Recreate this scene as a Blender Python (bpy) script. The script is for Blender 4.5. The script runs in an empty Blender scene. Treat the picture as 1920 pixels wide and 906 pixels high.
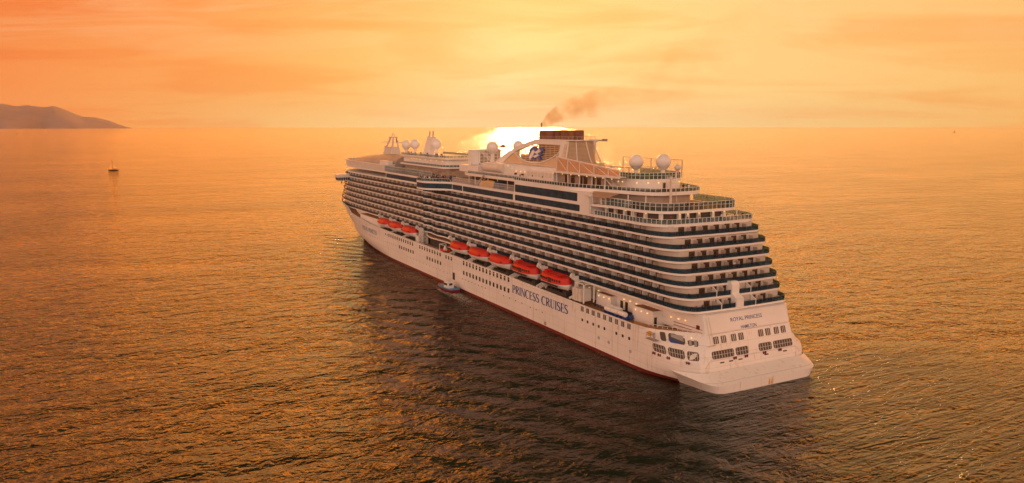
import bpy, math, random
from mathutils import Vector, Matrix
R = math.radians
random.seed(7)
scn = bpy.context.scene
col = scn.collection

# ------------------------------------------------------------------ camera
YAW = 28.078          # camera heading, degrees clockwise from the ship's axis (+Y)
PITCH = 8.453
cam_d = bpy.data.cameras.new("camera")
cam = bpy.data.objects.new("camera", cam_d)
col.objects.link(cam)
cam.location = (-128.5, -119.5, 57.0)
cam.rotation_euler = (R(90 - PITCH), 0, R(-YAW))
cam_d.sensor_fit = 'HORIZONTAL'
cam_d.sensor_width = 36.0
cam_d.lens = 36.0 * 1450.0 / 1920.0
cam_d.clip_start = 1.0
cam_d.clip_end = 200000.0
scn.camera = cam

# ------------------------------------------------------------------ light
SUN_AZ = YAW + 1.4    # degrees clockwise from +Y
SUN_EL = 6.0
world = bpy.data.worlds.new("World")
scn.world = world
world.use_nodes = True
nt = world.node_tree
nt.nodes.clear()


def N(tree, kind, **kw):
    n = tree.nodes.new(kind)
    for k, v in kw.items():
        setattr(n, k, v)
    return n


def mathn(tree, op, a, b=None, clamp=False):
    n = N(tree, 'ShaderNodeMath', operation=op)
    n.use_clamp = clamp
    for i, v in enumerate((a, b)):
        if v is None:
            continue
        if isinstance(v, (int, float)):
            n.inputs[i].default_value = v
        else:
            tree.links.new(v, n.inputs[i])
    return n.outputs[0]


def ramp(tree, fac, stops, interp='LINEAR'):
    n = N(tree, 'ShaderNodeValToRGB')
    n.color_ramp.interpolation = interp
    el = n.color_ramp.elements
    while len(el) < len(stops):
        el.new(0.5)
    for e, (p, c) in zip(el, stops):
        e.position = p
        e.color = (c[0], c[1], c[2], 1)
    tree.links.new(fac, n.inputs[0])
    return n.outputs[0]


def mixc(tree, fac, a, b, mode='MIX'):
    n = N(tree, 'ShaderNodeMix', data_type='RGBA', blend_type=mode)
    for sock, v in ((n.inputs[0], fac), (n.inputs[6], a), (n.inputs[7], b)):
        if isinstance(v, (int, float)):
            sock.default_value = v
        elif isinstance(v, tuple):
            sock.default_value = (v[0], v[1], v[2], 1)
        else:
            tree.links.new(v, sock)
    return n.outputs[2]


def lin(r, g, b):
    f = lambda c: (c / 255 / 12.92) if c / 255 <= 0.04045 else ((c / 255 + 0.055) / 1.055) ** 2.4
    return (f(r), f(g), f(b))


WORLD_STRENGTH = 0.1
K = 1.0 / WORLD_STRENGTH


def sky():
    t = nt
    out = N(t, 'ShaderNodeOutputWorld')
    bg = N(t, 'ShaderNodeBackground')
    bg.inputs['Strength'].default_value = WORLD_STRENGTH
    t.links.new(bg.outputs[0], out.inputs['Surface'])
    st = N(t, 'ShaderNodeTexSky', sky_type='NISHITA')
    st.sun_disc = False
    st.sun_elevation = R(SUN_EL)
    st.sun_rotation = R(SUN_AZ)
    st.dust_density = 6.0
    st.air_density = 1.5
    tc = N(t, 'ShaderNodeTexCoord')
    # rotate the dome so that the sun's azimuth is +Y
    mp = N(t, 'ShaderNodeMapping')
    mp.inputs['Rotation'].default_value = (0, 0, R(SUN_AZ))
    t.links.new(tc.outputs['Generated'], mp.inputs['Vector'])
    sp = N(t, 'ShaderNodeSeparateXYZ')
    t.links.new(mp.outputs[0], sp.inputs[0])
    x, y, z = sp.outputs
    az = mathn(t, 'ARCTAN2', x, y)                       # 0 at the sun, + to the right, radians
    aaz = mathn(t, 'ABSOLUTE', az)
    el = mathn(t, 'ARCSINE', z)
    # colour across azimuth (left of the sun is redder)
    uaz = mathn(t, 'MULTIPLY_ADD', az, 1 / (2 * math.pi))
    uaz.node.inputs[2].default_value = 0.5
    low = ramp(t, uaz, [(0.0, lin(226, 186, 160)), (0.25, lin(226, 150, 108)), (0.39, lin(252, 138, 70)), (0.425, lin(255, 172, 92)),
                        (0.465, lin(255, 206, 120)), (0.495, lin(255, 236, 172)), (0.53, lin(255, 228, 154)),
                        (0.59, lin(255, 200, 114)), (0.64, lin(246, 158, 84)), (0.78, lin(226, 150, 108)), (1.0, lin(226, 186, 160))])
    high = ramp(t, uaz, [(0.0, lin(214, 184, 168)), (0.25, lin(222, 160, 126)), (0.39, lin(238, 120, 62)), (0.425, lin(247, 142, 78)),
                         (0.46, lin(254, 176, 100)), (0.495, lin(255, 206, 134)), (0.54, lin(255, 206, 134)),
                         (0.60, lin(254, 192, 118)), (0.78, lin(226, 150, 108)), (1.0, lin(214, 184, 168))])
    zen = ramp(t, uaz, [(0.0, lin(112, 104, 104)), (0.3, lin(100, 82, 68)), (0.42, lin(96, 74, 52)), (0.5, lin(100, 78, 54)), (0.6, lin(96, 74, 52)), (0.7, lin(100, 82, 68)), (1.0, lin(112, 104, 104))])
    h1 = mathn(t, 'DIVIDE', el, R(9.5), clamp=True)
    h2 = mathn(t, 'DIVIDE', mathn(t, 'SUBTRACT', el, R(14)), R(14), clamp=True)
    c = mixc(t, h1, low, high)
    c = mixc(t, h2, c, zen)
    # streaky high cloud: noise stretched along the horizon, seen through a plane-like projection
    zz = mathn(t, 'ADD', mathn(t, 'ABSOLUTE', z), 0.10)
    cx = mathn(t, 'DIVIDE', x, zz)
    cy = mathn(t, 'DIVIDE', y, zz)
    cv = N(t, 'ShaderNodeCombineXYZ')
    t.links.new(mathn(t, 'MULTIPLY', cx, 1.0), cv.inputs[0])
    t.links.new(mathn(t, 'MULTIPLY_ADD', cy, 1.0), cv.inputs[1])
    rot = N(t, 'ShaderNodeMapping')
    rot.inputs['Rotation'].default_value = (0, 0, R(-12))
    rot.inputs['Scale'].default_value = (0.5, 0.75, 1)
    t.links.new(cv.outputs[0], rot.inputs[0])
    n1 = N(t, 'ShaderNodeTexNoise')
    n1.inputs['Scale'].default_value = 1.1
    n1.inputs['Detail'].default_value = 7
    n1.inputs['Roughness'].default_value = 0.55
    n1.inputs['Distortion'].default_value = 0.7
    t.links.new(rot.outputs[0], n1.inputs['Vector'])
    dark = ramp(t, n1.outputs[0], [(0.38, (0.97, 0.74, 0.60)), (0.53, (1, 1, 1)), (1, (1, 1, 1))])
    c = mixc(t, 0.7, c, dark, 'MULTIPLY')
    rot2 = N(t, 'ShaderNodeMapping')
    rot2.inputs['Location'].default_value = (3.1, 1.7, 0)
    rot2.inputs['Rotation'].default_value = (0, 0, R(8))
    rot2.inputs['Scale'].default_value = (0.75, 1.8, 1)
    t.links.new(cv.outputs[0], rot2.inputs[0])
    n2 = N(t, 'ShaderNodeTexNoise')
    n2.inputs['Scale'].default_value = 0.75
    n2.inputs['Detail'].default_value = 9
    n2.inputs['Roughness'].default_value = 0.62
    n2.inputs['Distortion'].default_value = 0.9
    t.links.new(rot2.outputs[0], n2.inputs['Vector'])
    wisp = ramp(t, n2.outputs[0], [(0.50, (0, 0, 0)), (0.72, (1, 1, 1))])
    hi = mathn(t, 'DIVIDE', mathn(t, 'SUBTRACT', el, R(4.0)), R(6), clamp=True)
    wf = mathn(t, 'MULTIPLY', wisp, mathn(t, 'MULTIPLY', hi, 0.8))
    c = mixc(t, wf, c, lin(255, 222, 168))
    # bright strip over the horizon under the hidden sun
    g1 = mathn(t, 'POWER', 2.718, mathn(t, 'MULTIPLY', mathn(t, 'POWER', mathn(t, 'DIVIDE', az, R(16)), 2.0), -1.0))
    g2 = mathn(t, 'POWER', 2.718, mathn(t, 'MULTIPLY', mathn(t, 'POWER', mathn(t, 'DIVIDE', el, R(1.6)), 2.0), -1.0))
    gl = mathn(t, 'MULTIPLY', g1, g2)
    c = mixc(t, mathn(t, 'MULTIPLY', gl, 0.7), c, (1.15, 0.86, 0.42))
    # broad golden glow added above the view to brighten the water
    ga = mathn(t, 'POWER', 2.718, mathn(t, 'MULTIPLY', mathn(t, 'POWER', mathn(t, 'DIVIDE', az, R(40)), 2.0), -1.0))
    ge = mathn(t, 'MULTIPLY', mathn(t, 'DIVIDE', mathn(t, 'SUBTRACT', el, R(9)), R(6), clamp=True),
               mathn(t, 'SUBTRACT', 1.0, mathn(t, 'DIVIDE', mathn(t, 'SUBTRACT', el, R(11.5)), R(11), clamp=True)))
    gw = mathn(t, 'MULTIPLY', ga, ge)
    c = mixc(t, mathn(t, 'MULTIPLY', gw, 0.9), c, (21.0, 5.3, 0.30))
    # sky behind the camera boosted beyond its natural level to light the hull
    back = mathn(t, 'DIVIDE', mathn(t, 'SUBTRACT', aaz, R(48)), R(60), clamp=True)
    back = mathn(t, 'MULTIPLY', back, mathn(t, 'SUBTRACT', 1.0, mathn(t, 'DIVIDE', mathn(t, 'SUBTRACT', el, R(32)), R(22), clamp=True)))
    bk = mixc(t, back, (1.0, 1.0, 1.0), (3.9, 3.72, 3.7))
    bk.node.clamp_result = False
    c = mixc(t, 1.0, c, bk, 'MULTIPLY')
    # bring to world strength and blend a little of the physical sky
    cs = mixc(t, 1.0, c, (K * 1.06, K * 1.05, K * 1.05), 'MULTIPLY')
    cs.node.clamp_result = False
    warm = mixc(t, 1.0, st.outputs[0], (1.3, 0.8, 0.5), 'MULTIPLY')
    fin = mixc(t, 0.08, cs, warm)
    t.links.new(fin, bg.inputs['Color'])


sky()

sun_d = bpy.data.lights.new("sun", 'SUN')
sun = bpy.data.objects.new("sun", sun_d)
col.objects.link(sun)
sun_d.energy = 2.0
sun_d.color = (1.0, 0.56, 0.22)
sun_d.angle = R(4.0)
d = Vector((math.sin(R(SUN_AZ)) * math.cos(R(SUN_EL)), math.cos(R(SUN_AZ)) * math.cos(R(SUN_EL)), math.sin(R(SUN_EL))))
sun.rotation_euler = d.to_track_quat('Z', 'Y').to_euler()
sun.location = (0, 0, 300)

vs = scn.view_settings
vs.view_transform = 'Standard'
vs.look = 'None'
vs.exposure = 0.0
vs.gamma = 1.0
vs.use_curve_mapping = False


# ------------------------------------------------------------------ materials
def new_mat(name):
    m = bpy.data.materials.new(name)
    m.use_nodes = True
    return m, m.node_tree, m.node_tree.nodes['Principled BSDF']


def paint(name, rgb, rough=0.45, var=0.12, scale=0.6, metal=0.0, spec=0.5, streak=0.0):
    """procedural painted surface: broad tone drift, fine grain and optional vertical weather streaks"""
    m, t, b = new_mat(name)
    geo = N(t, 'ShaderNodeTexCoord')
    n = N(t, 'ShaderNodeTexNoise')
    n.inputs['Scale'].default_value = scale
    n.inputs['Detail'].default_value = 6
    t.links.new(geo.outputs['Object'], n.inputs['Vector'])
    lo = tuple(max(0, c * (1 - var)) for c in rgb)
    hi = tuple(min(1, c * (1 + var * 0.6)) for c in rgb)
    c = ramp(t, n.outputs[0], [(0.3, lo), (0.7, hi)])
    if streak:
        mp = N(t, 'ShaderNodeMapping')
        mp.inputs['Scale'].default_value = (0.7, 0.7, 0.05)
        t.links.new(geo.outputs['Object'], mp.inputs[0])
        s = N(t, 'ShaderNodeTexNoise')
        s.inputs['Scale'].default_value = 1.6
        s.inputs['Detail'].default_value = 8
        t.links.new(mp.outputs[0], s.inputs['Vector'])
        f = ramp(t, s.outputs[0], [(0.57, (0, 0, 0)), (0.78, (1, 1, 1))])
        c = mixc(t, mathn(t, 'MULTIPLY', f, streak), c, (0.42, 0.24, 0.12))
        # plating: faint seams between the shell plates
        sx = N(t, 'ShaderNodeSeparateXYZ')
        t.links.new(geo.outputs['Object'], sx.inputs[0])
        cb = N(t, 'ShaderNodeCombineXYZ')
        t.links.new(sx.outputs[1], cb.inputs[0])
        t.links.new(sx.outputs[2], cb.inputs[1])
        br = N(t, 'ShaderNodeTexBrick')
        br.inputs['Scale'].default_value = 1.0
        br.inputs['Brick Width'].default_value = 9.0
        br.inputs['Row Height'].default_value = 2.3
        br.inputs['Mortar Size'].default_value = 0.05
        br.inputs['Color1'].default_value = (1, 1, 1, 1)
        br.inputs['Color2'].default_value = (0.95, 0.95, 0.95, 1)
        br.inputs['Mortar'].default_value = (0.80, 0.79, 0.78, 1)
        t.links.new(cb.outputs[0], br.inputs['Vector'])
        c = mixc(t, 1.0, c, br.outputs['Color'], 'MULTIPLY')
    t.links.new(c, b.inputs['Base Color'])
    b.inputs['Roughness'].default_value = rough
    b.inputs['Metallic'].default_value = metal
    b.inputs['Specular IOR Level'].default_value = spec
    return m


M = {}
M['white'] = paint('white_paint', (0.78, 0.76, 0.74), 0.4, 0.06, 0.15)
M['hull'] = paint('white_hull_paint', (0.79, 0.77, 0.75), 0.38, 0.05, 0.08, streak=0.5)
M['cream'] = paint('cream_panel', (0.66, 0.62, 0.57), 0.5, 0.1)
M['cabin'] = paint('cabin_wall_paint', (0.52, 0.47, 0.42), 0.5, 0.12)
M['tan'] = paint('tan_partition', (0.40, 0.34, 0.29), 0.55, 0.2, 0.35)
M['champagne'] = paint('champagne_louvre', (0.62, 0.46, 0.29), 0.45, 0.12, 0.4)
M['grey'] = paint('grey_paint', (0.33, 0.32, 0.31), 0.5)
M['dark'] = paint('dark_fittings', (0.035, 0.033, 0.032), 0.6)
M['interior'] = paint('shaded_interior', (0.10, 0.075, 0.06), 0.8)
M['red'] = paint('red_bottom_paint', (0.15, 0.012, 0.010), 0.5, 0.3)
M['orange'] = paint('lifeboat_orange', (0.60, 0.014, 0.003), 0.5, 0.12, 0.8)
M['teak'] = paint('teak_deck', (0.30, 0.15, 0.06), 0.65, 0.25, 0.9)
M['deckgreen'] = paint('sports_court', (0.05, 0.10, 0.04), 0.8, 0.3)
M['blue'] = paint('blue_lettering', (0.03, 0.075, 0.26), 0.45, 0.05)
M['paleblue'] = paint('pale_blue_lettering', (0.20, 0.30, 0.42), 0.5, 0.05)
M['logoblue'] = paint('logo_blue', (0.10, 0.13, 0.36), 0.45, 0.05)
M['yellow'] = paint('yellow_paint', (0.65, 0.34, 0.02), 0.5, 0.15)
M['deckblue'] = paint('blue_plastic', (0.02, 0.06, 0.25), 0.5)
M['navy'] = paint('navy_cloth', (0.015, 0.02, 0.06), 0.8)
M['skin'] = paint('skin', (0.42, 0.24, 0.16), 0.6)
M['stack'] = paint('sooty_exhaust_pipes', (0.20, 0.07, 0.03), 0.5, 0.4, 0.5)
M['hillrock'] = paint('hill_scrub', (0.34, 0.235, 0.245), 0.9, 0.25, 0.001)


def glass_mat(name, tint, fac_t, rough=0.08, through=(0.48, 0.66, 0.74)):
    m, t, b = new_mat(name)
    b.inputs['Base Color'].default_value = (*tint, 1)
    b.inputs['Roughness'].default_value = rough
    b.inputs['IOR'].default_value = 1.45
    tr = N(t, 'ShaderNodeBsdfTransparent')
    tr.inputs[0].default_value = (*through, 1)
    mx = N(t, 'ShaderNodeMixShader')
    n = N(t, 'ShaderNodeTexNoise')
    n.inputs['Scale'].default_value = 0.8
    tc = N(t, 'ShaderNodeTexCoord')
    t.links.new(tc.outputs['Object'], n.inputs['Vector'])
    f = mathn(t, 'MULTIPLY_ADD', n.outputs[0], 0.25)
    f.node.inputs[2].default_value = fac_t - 0.12
    t.links.new(f, mx.inputs[0])
    t.links.new(b.outputs[0], mx.inputs[1])
    t.links.new(tr.outputs[0], mx.inputs[2])
    t.links.new(mx.outputs[0], t.nodes['Material Output'].inputs['Surface'])
    return m


M['teal'] = glass_mat('teal_glass', (0.010, 0.040, 0.070), 0.56)
M['clear'] = glass_mat('clear_glass', (0.03, 0.07, 0.08), 0.70, 0.08, (0.74, 0.84, 0.86))
M['greyglass'] = glass_mat('smoked_glass', (0.035, 0.032, 0.03), 0.30)


def window_mat(name, rgb, rough=0.12, spec=0.5):
    m, t, b = new_mat(name)
    n = N(t, 'ShaderNodeTexNoise')
    n.inputs['Scale'].default_value = 0.5
    tc = N(t, 'ShaderNodeTexCoord')
    t.links.new(tc.outputs['Object'], n.inputs['Vector'])
    c = ramp(t, n.outputs[0], [(0.3, tuple(v * 0.7 for v in rgb)), (0.7, tuple(v * 1.3 for v in rgb))])
    t.links.new(c, b.inputs['Base Color'])
    b.inputs['Roughness'].default_value = rough
    b.inputs['Specular IOR Level'].default_value = spec
    return m


M['window'] = window_mat('window_glass', (0.03, 0.045, 0.04))
M['bigwindow'] = window_mat('tinted_window_glass', (0.03, 0.058, 0.085), 0.3, 0.06)
M['doorglass'] = window_mat('balcony_door_glass', (0.055, 0.035, 0.022), 0.15)


def sheet_mat(name='canvas', thru=(0.88, 0.62, 0.34), f=0.62):
    """thin canvas that lets the low sun glow through"""
    m, t, b = new_mat(name)
    tr = N(t, 'ShaderNodeBsdfTranslucent')
    tr.inputs[0].default_value = (*thru, 1)
    n = N(t, 'ShaderNodeTexNoise')
    n.inputs['Scale'].default_value = 1.5
    tc = N(t, 'ShaderNodeTexCoord')
    t.links.new(tc.outputs['Object'], n.inputs['Vector'])
    c = ramp(t, n.outputs[0], [(0.3, (0.60, 0.50, 0.38)), (0.7, (0.72, 0.62, 0.50))])
    t.links.new(c, b.inputs['Base Color'])
    b.inputs['Roughness'].default_value = 0.8
    mx = N(t, 'ShaderNodeMixShader')
    mx.inputs[0].default_value = f
    t.links.new(b.outputs[0], mx.inputs[1])
    t.links.new(tr.outputs[0], mx.inputs[2])
    t.links.new(mx.outputs[0], t.nodes['Material Output'].inputs['Surface'])
    return m


M['canvas'] = sheet_mat()
M['sailcloth'] = sheet_mat('sailcloth', (1.0, 0.78, 0.45), 0.75)


def lamp_mat():
    m, t, b = new_mat('lit_lamp')
    b.inputs['Base Color'].default_value = (0.9, 0.6, 0.2, 1)
    b.inputs['Emission Color'].default_value = (1.0, 0.58, 0.12, 1)
    b.inputs['Emission Strength'].default_value = 1.15
    return m


M['lamp'] = lamp_mat()


# ------------------------------------------------------------------ mesh builder
class MB:
    def __init__(self):
        self.v, self.f, self.m = [], [], []

    def add(self, vs_, fs, mi=0):
        o = len(self.v)
        self.v += [tuple(p) for p in vs_]
        self.f += [tuple(i + o for i in f) for f in fs]
        self.m += [mi] * len(fs)
        return self

    def box(self, x0, x1, y0, y1, z0, z1, mi=0):
        v = [(x, y, z) for z in (z0, z1) for y in (y0, y1) for x in (x0, x1)]
        return self.add(v, [(0, 2, 3, 1), (4, 5, 7, 6), (0, 1, 5, 4), (2, 6, 7, 3), (0, 4, 6, 2), (1, 3, 7, 5)], mi)

    def obox(self, c, size, rz=0.0, mi=0):
        cs, sn = math.cos(rz), math.sin(rz)
        v = []
        for z in (-.5, .5):
            for y in (-.5, .5):
                for x in (-.5, .5):
                    a, b_ = x * size[0], y * size[1]
                    v.append((c[0] + a * cs - b_ * sn, c[1] + a * sn + b_ * cs, c[2] + z * size[2]))
        return self.add(v, [(0, 2, 3, 1), (4, 5, 7, 6), (0, 1, 5, 4), (2, 6, 7, 3), (0, 4, 6, 2), (1, 3, 7, 5)], mi)

    def loft(self, rings, closed=True, cap0=False, cap1=False, mi=0):
        n = len(rings[0])
        v = [p for r in rings for p in r]
        f = []
        for i in range(len(rings) - 1):
            for j in range(n if closed else n - 1):
                k = (j + 1) % n
                f.append((i * n + j, i * n + k, (i + 1) * n + k, (i + 1) * n + j))
        if cap0:
            f.append(tuple(range(n))[::-1])
        if cap1:
            f.append(tuple((len(rings) - 1) * n + j for j in range(n)))
        return self.add(v, f, mi)

    def prism(self, pts, z0, z1, mi=0):
        return self.loft([[(p[0], p[1], z0) for p in pts], [(p[0], p[1], z1) for p in pts]], True, True, True, mi)

    def band(self, pts, th, z0, z1, closed=True, mi=0):
        """a standing band of thickness th along a plan polyline (thickness to the inside)"""
        ins = offset(pts, th, closed)
        rows = [[(p[0], p[1], z0) for p in pts], [(p[0], p[1], z1) for p in pts],
                [(p[0], p[1], z1) for p in ins], [(p[0], p[1], z0) for p in ins]]
        n = len(pts)
        v = [p for r in rows for p in r]
        f = []
        for i in range(4):
            i2 = (i + 1) % 4
            for j in range(n if closed else n - 1):
                k = (j + 1) % n
                f.append((i * n + j, i * n + k, i2 * n + k, i2 * n + j))
        if not closed:
            f.append((0, n, 2 * n, 3 * n))
            f.append((n - 1, 4 * n - 1, 3 * n - 1, 2 * n - 1))
        return self.add(v, f, mi)

    def bar(self, p, q, w, h=None, mi=0):
        h = h or w
        p, q = Vector(p), Vector(q)
        dd = (q - p).normalized()
        up = Vector((0, 0, 1)) if abs(dd.z) < 0.95 else Vector((0, 1, 0))
        s = dd.cross(up).normalized() * (w / 2)
        u = s.cross(dd).normalized() * (h / 2)
        v = [p - s - u, p + s - u, p + s + u, p - s + u, q - s - u, q + s - u, q + s + u, q - s + u]
        return self.add(v, [(0, 3, 2, 1), (4, 5, 6, 7), (0, 1, 5, 4), (1, 2, 6, 5), (2, 3, 7, 6), (3, 0, 4, 7)], mi)

    def tube(self, pts, r, n=8, mi=0, r1=None):
        pts = [Vector(p) for p in pts]
        rings = []
        for i, p in enumerate(pts):
            a = pts[max(i - 1, 0)]
            b_ = pts[min(i + 1, len(pts) - 1)]
            dd = (b_ - a).normalized()
            up = Vector((0, 0, 1)) if abs(dd.z) < 0.9 else Vector((0, 1, 0))
            s = dd.cross(up).normalized()
            u = s.cross(dd).normalized()
            rr = r if r1 is None else r + (r1 - r) * i / (len(pts) - 1)
            rings.append([p + (s * math.cos(2 * math.pi * k / n) + u * math.sin(2 * math.pi * k / n)) * rr for k in range(n)])
        return self.loft(rings, True, True, True, mi)

    def ball(self, c, r, nu=20, nv=12, sc=(1, 1, 1), mi=0, v0=0.0):
        rings = []
        for j in range(nv + 1):
            a = math.pi * (v0 + (1 - v0) * j / nv)
            rr, zz = max(1e-3, math.sin(a)) * r, -math.cos(a) * r
            rings.append([(c[0] + rr * math.cos(2 * math.pi * k / nu) * sc[0], c[1] + rr * math.sin(2 * math.pi * k / nu) * sc[1], c[2] + zz * sc[2]) for k in range(nu)])
        return self.loft(rings, True, True, True, mi)

    def build(self, name, mats, parent=None, smooth=False, loc=None):
        me = bpy.data.meshes.new(name)
        me.from_pydata(self.v, [], self.f)
        if not isinstance(mats, (list, tuple)):
            mats = [mats]
        for mm in mats:
            me.materials.append(mm)
        me.polygons.foreach_set('material_index', self.m)
        if smooth:
            me.polygons.foreach_set('use_smooth', [True] * len(self.f))
        me.update()
        o = bpy.data.objects.new(name, me)
        col.objects.link(o)
        if parent is not None:
            o.parent = parent
        if loc is not None:
            o.location = loc
        return o


def offset(pts, dist, closed=True):
    """offset a plan polyline to its left (inside, for an outline running anticlockwise)"""
    n = len(pts)
    out = []
    for i in range(n):
        a = pts[(i - 1) % n] if closed or i > 0 else pts[i]
        b_ = pts[(i + 1) % n] if closed or i < n - 1 else pts[i]
        dx, dy = b_[0] - a[0], b_[1] - a[1]
        l = math.hypot(dx, dy) or 1
        out.append((pts[i][0] - dy / l * dist, pts[i][1] + dx / l * dist))
    return out


def fix_normals(o):
    import bmesh
    bm = bmesh.new()
    bm.from_mesh(o.data)
    bmesh.ops.recalc_face_normals(bm, faces=bm.faces)
    bm.to_mesh(o.data)
    bm.free()
    return o


def auto_smooth(o, ang=35):
    import bmesh
    bm = bmesh.new()
    bm.from_mesh(o.data)
    for e in bm.edges:
        if len(e.link_faces) == 2:
            e.smooth = e.calc_face_angle(0) < R(ang)
    for f in bm.faces:
        f.smooth = True
    bm.to_mesh(o.data)
    bm.free()
    return o


def tag(o, label, cat, group=None):
    o['label'] = label
    o['category'] = cat
    if group:
        o['group'] = group
    return o


def empty(name, loc=(0, 0, 0), rz=0.0, label=None, cat=None, group=None):
    o = bpy.data.objects.new(name, None)
    o.empty_display_size = 1.0
    col.objects.link(o)
    o.location = loc
    o.rotation_euler = (0, 0, rz)
    if label:
        tag(o, label, cat, group)
    return o


def copy_tree(o, parent=None):
    c = o.copy()
    col.objects.link(c)
    if parent is not None:
        c.parent = parent
    for ch in [k for k in o.children]:
        copy_tree(ch, c)
    return c


def structure(o):
    o['kind'] = 'structure'
    return o


# ------------------------------------------------------------------ water
RIP = 0.9       # steepness of the fine wind ripples


def water_mat():
    m, t, b = new_mat('sea_water')
    geo = N(t, 'ShaderNodeNewGeometry')
    pos = geo.outputs['Position']

    def noise(scale, rz, stretch, detail, rough=0.5, dist=0.0, loc=(0, 0, 0)):
        mp = N(t, 'ShaderNodeMapping')
        mp.inputs['Rotation'].default_value = (0, 0, R(rz))
        mp.inputs['Scale'].default_value = (stretch, 1, 1)
        mp.inputs['Location'].default_value = loc
        t.links.new(pos, mp.inputs[0])
        n = N(t, 'ShaderNodeTexNoise')
        n.inputs['Scale'].default_value = scale
        n.inputs['Detail'].default_value = detail
        n.inputs['Roughness'].default_value = rough
        n.inputs['Distortion'].default_value = dist
        t.links.new(mp.outputs[0], n.inputs['Vector'])
        return n.outputs[0]

    swell = noise(0.045, YAW + 6, 0.6, 2)
    big = noise(0.15, YAW - 14, 0.62, 3, 0.55, 0.5, (13, 5, 0))
    mid = noise(0.40, YAW + 24, 0.85, 3, 0.55, 0.6, (3, 9, 0))
    fine = noise(1.5, YAW - 30, 0.8, 5, 0.65, 0.3)
    patch = noise(0.012, YAW + 20, 0.5, 4, 0.6, 0.6)

    h = mathn(t, 'MULTIPLY', swell, 1.6)
    h = mathn(t, 'ADD', h, mathn(t, 'MULTIPLY', big, 1.7))
    # short choppy waves with pointed crests
    mm = mathn(t, 'MULTIPLY', mathn(t, 'SUBTRACT', mid, 0.5), 2.6)
    crest = mathn(t, 'SUBTRACT', 1.0, mathn(t, 'ABSOLUTE', mm))
    h = mathn(t, 'ADD', h, mathn(t, 'MULTIPLY', crest, 0.36))
    h = mathn(t, 'ADD', h, mathn(t, 'MULTIPLY', fine, 0.085))
    amp = mathn(t, 'MULTIPLY_ADD', patch, 1.7)
    amp.node.inputs[2].default_value = 0.12
    h = mathn(t, 'MULTIPLY', h, amp)
    # the ship's own waves: slanting ridges leaving the bow on the port side, and the churned track astern
    sp = N(t, 'ShaderNodeSeparateXYZ')
    t.links.new(pos, sp.inputs[0])
    px_, py_ = sp.outputs[0], sp.outputs[1]
    aft_ = mathn(t, 'SUBTRACT', 292.0, py_)
    off_ = mathn(t, 'SUBTRACT', -17.0, px_)
    wid_ = mathn(t, 'ADD', mathn(t, 'MULTIPLY', aft_, 0.17), 6.0)
    rel_ = mathn(t, 'DIVIDE', off_, wid_)
    msk = mathn(t, 'MULTIPLY', mathn(t, 'MULTIPLY', rel_, 2.5, clamp=True), mathn(t, 'SUBTRACT', 2.4, mathn(t, 'MULTIPLY', rel_, 1.5), clamp=True))
    msk = mathn(t, 'MULTIPLY', msk, mathn(t, 'DIVIDE', aft_, 14.0, clamp=True))
    msk = mathn(t, 'MULTIPLY', msk, mathn(t, 'SUBTRACT', 1.15, mathn(t, 'DIVIDE', aft_, 420.0), clamp=True))
    ph = mathn(t, 'ADD', mathn(t, 'MULTIPLY', px_, 0.62), mathn(t, 'MULTIPLY', py_, 0.42))
    ph = mathn(t, 'ADD', ph, mathn(t, 'MULTIPLY', mid, 3.6))
    ph = mathn(t, 'ADD', ph, mathn(t, 'MULTIPLY', swell, 10.0))
    rd = mathn(t, 'MULTIPLY', mathn(t, 'SINE', ph), mathn(t, 'MULTIPLY', msk, 0.48))
    h = mathn(t, 'ADD', h, rd)
    trk = noise(0.5, -35, 0.16, 4, 0.6, 1.2, (2, 2, 0))
    tm = mathn(t, 'MULTIPLY', mathn(t, 'DIVIDE', mathn(t, 'SUBTRACT', 16.0, py_), 14.0, clamp=True),
               mathn(t, 'SUBTRACT', 1.5, mathn(t, 'DIVIDE', mathn(t, 'ABSOLUTE', mathn(t, 'SUBTRACT', px_, 14.0)), 45.0), clamp=True))
    h = mathn(t, 'ADD', h, mathn(t, 'MULTIPLY', trk, mathn(t, 'MULTIPLY', tm, 1.3)))
    bp = N(t, 'ShaderNodeBump')
    bp.inputs['Strength'].default_value = 1.0
    bp.inputs['Distance'].default_value = 1.0
    t.links.new(h, bp.inputs['Height'])
    # wind ripples too fine to resolve from the air: slopes taken straight from a vector noise
    mp = N(t, 'ShaderNodeMapping')
    mp.inputs['Rotation'].default_value = (0, 0, R(YAW))
    mp.inputs['Scale'].default_value = (0.6, 1, 1)
    t.links.new(pos, mp.inputs[0])
    rn = N(t, 'ShaderNodeTexNoise')
    rn.inputs['Scale'].default_value = 1.1
    rn.inputs['Detail'].default_value = 5
    rn.inputs['Roughness'].default_value = 0.75
    t.links.new(mp.outputs[0], rn.inputs['Vector'])
    vm = N(t, 'ShaderNodeVectorMath', operation='MULTIPLY_ADD')
    vm.inputs[1].default_value = (RIP, RIP, 0)
    vm.inputs[2].default_value = (-RIP / 2, -RIP / 2, 1)
    t.links.new(rn.outputs['Color'], vm.inputs[0])
    vn = N(t, 'ShaderNodeVectorMath', operation='NORMALIZE')
    t.links.new(vm.outputs[0], vn.inputs[0])
    t.links.new(vn.outputs[0], bp.inputs['Normal'])
    t.links.new(bp.outputs[0], b.inputs['Normal'])
    c = ramp(t, patch, [(0.3, (0.006, 0.012, 0.006)), (0.7, (0.010, 0.016, 0.007))])
    t.links.new(c, b.inputs['Base Color'])
    b.inputs['Roughness'].default_value = 0.06
    b.inputs['IOR'].default_value = 1.27
    return m


M['water'] = water_mat()
w = MB()
S = 40000.0
w.add([(-S, -S, 0), (S, -S, 0), (S, S, 0), (-S, S, 0)], [(0, 1, 2, 3)])
structure(w.build('sea', M['water']))

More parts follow.
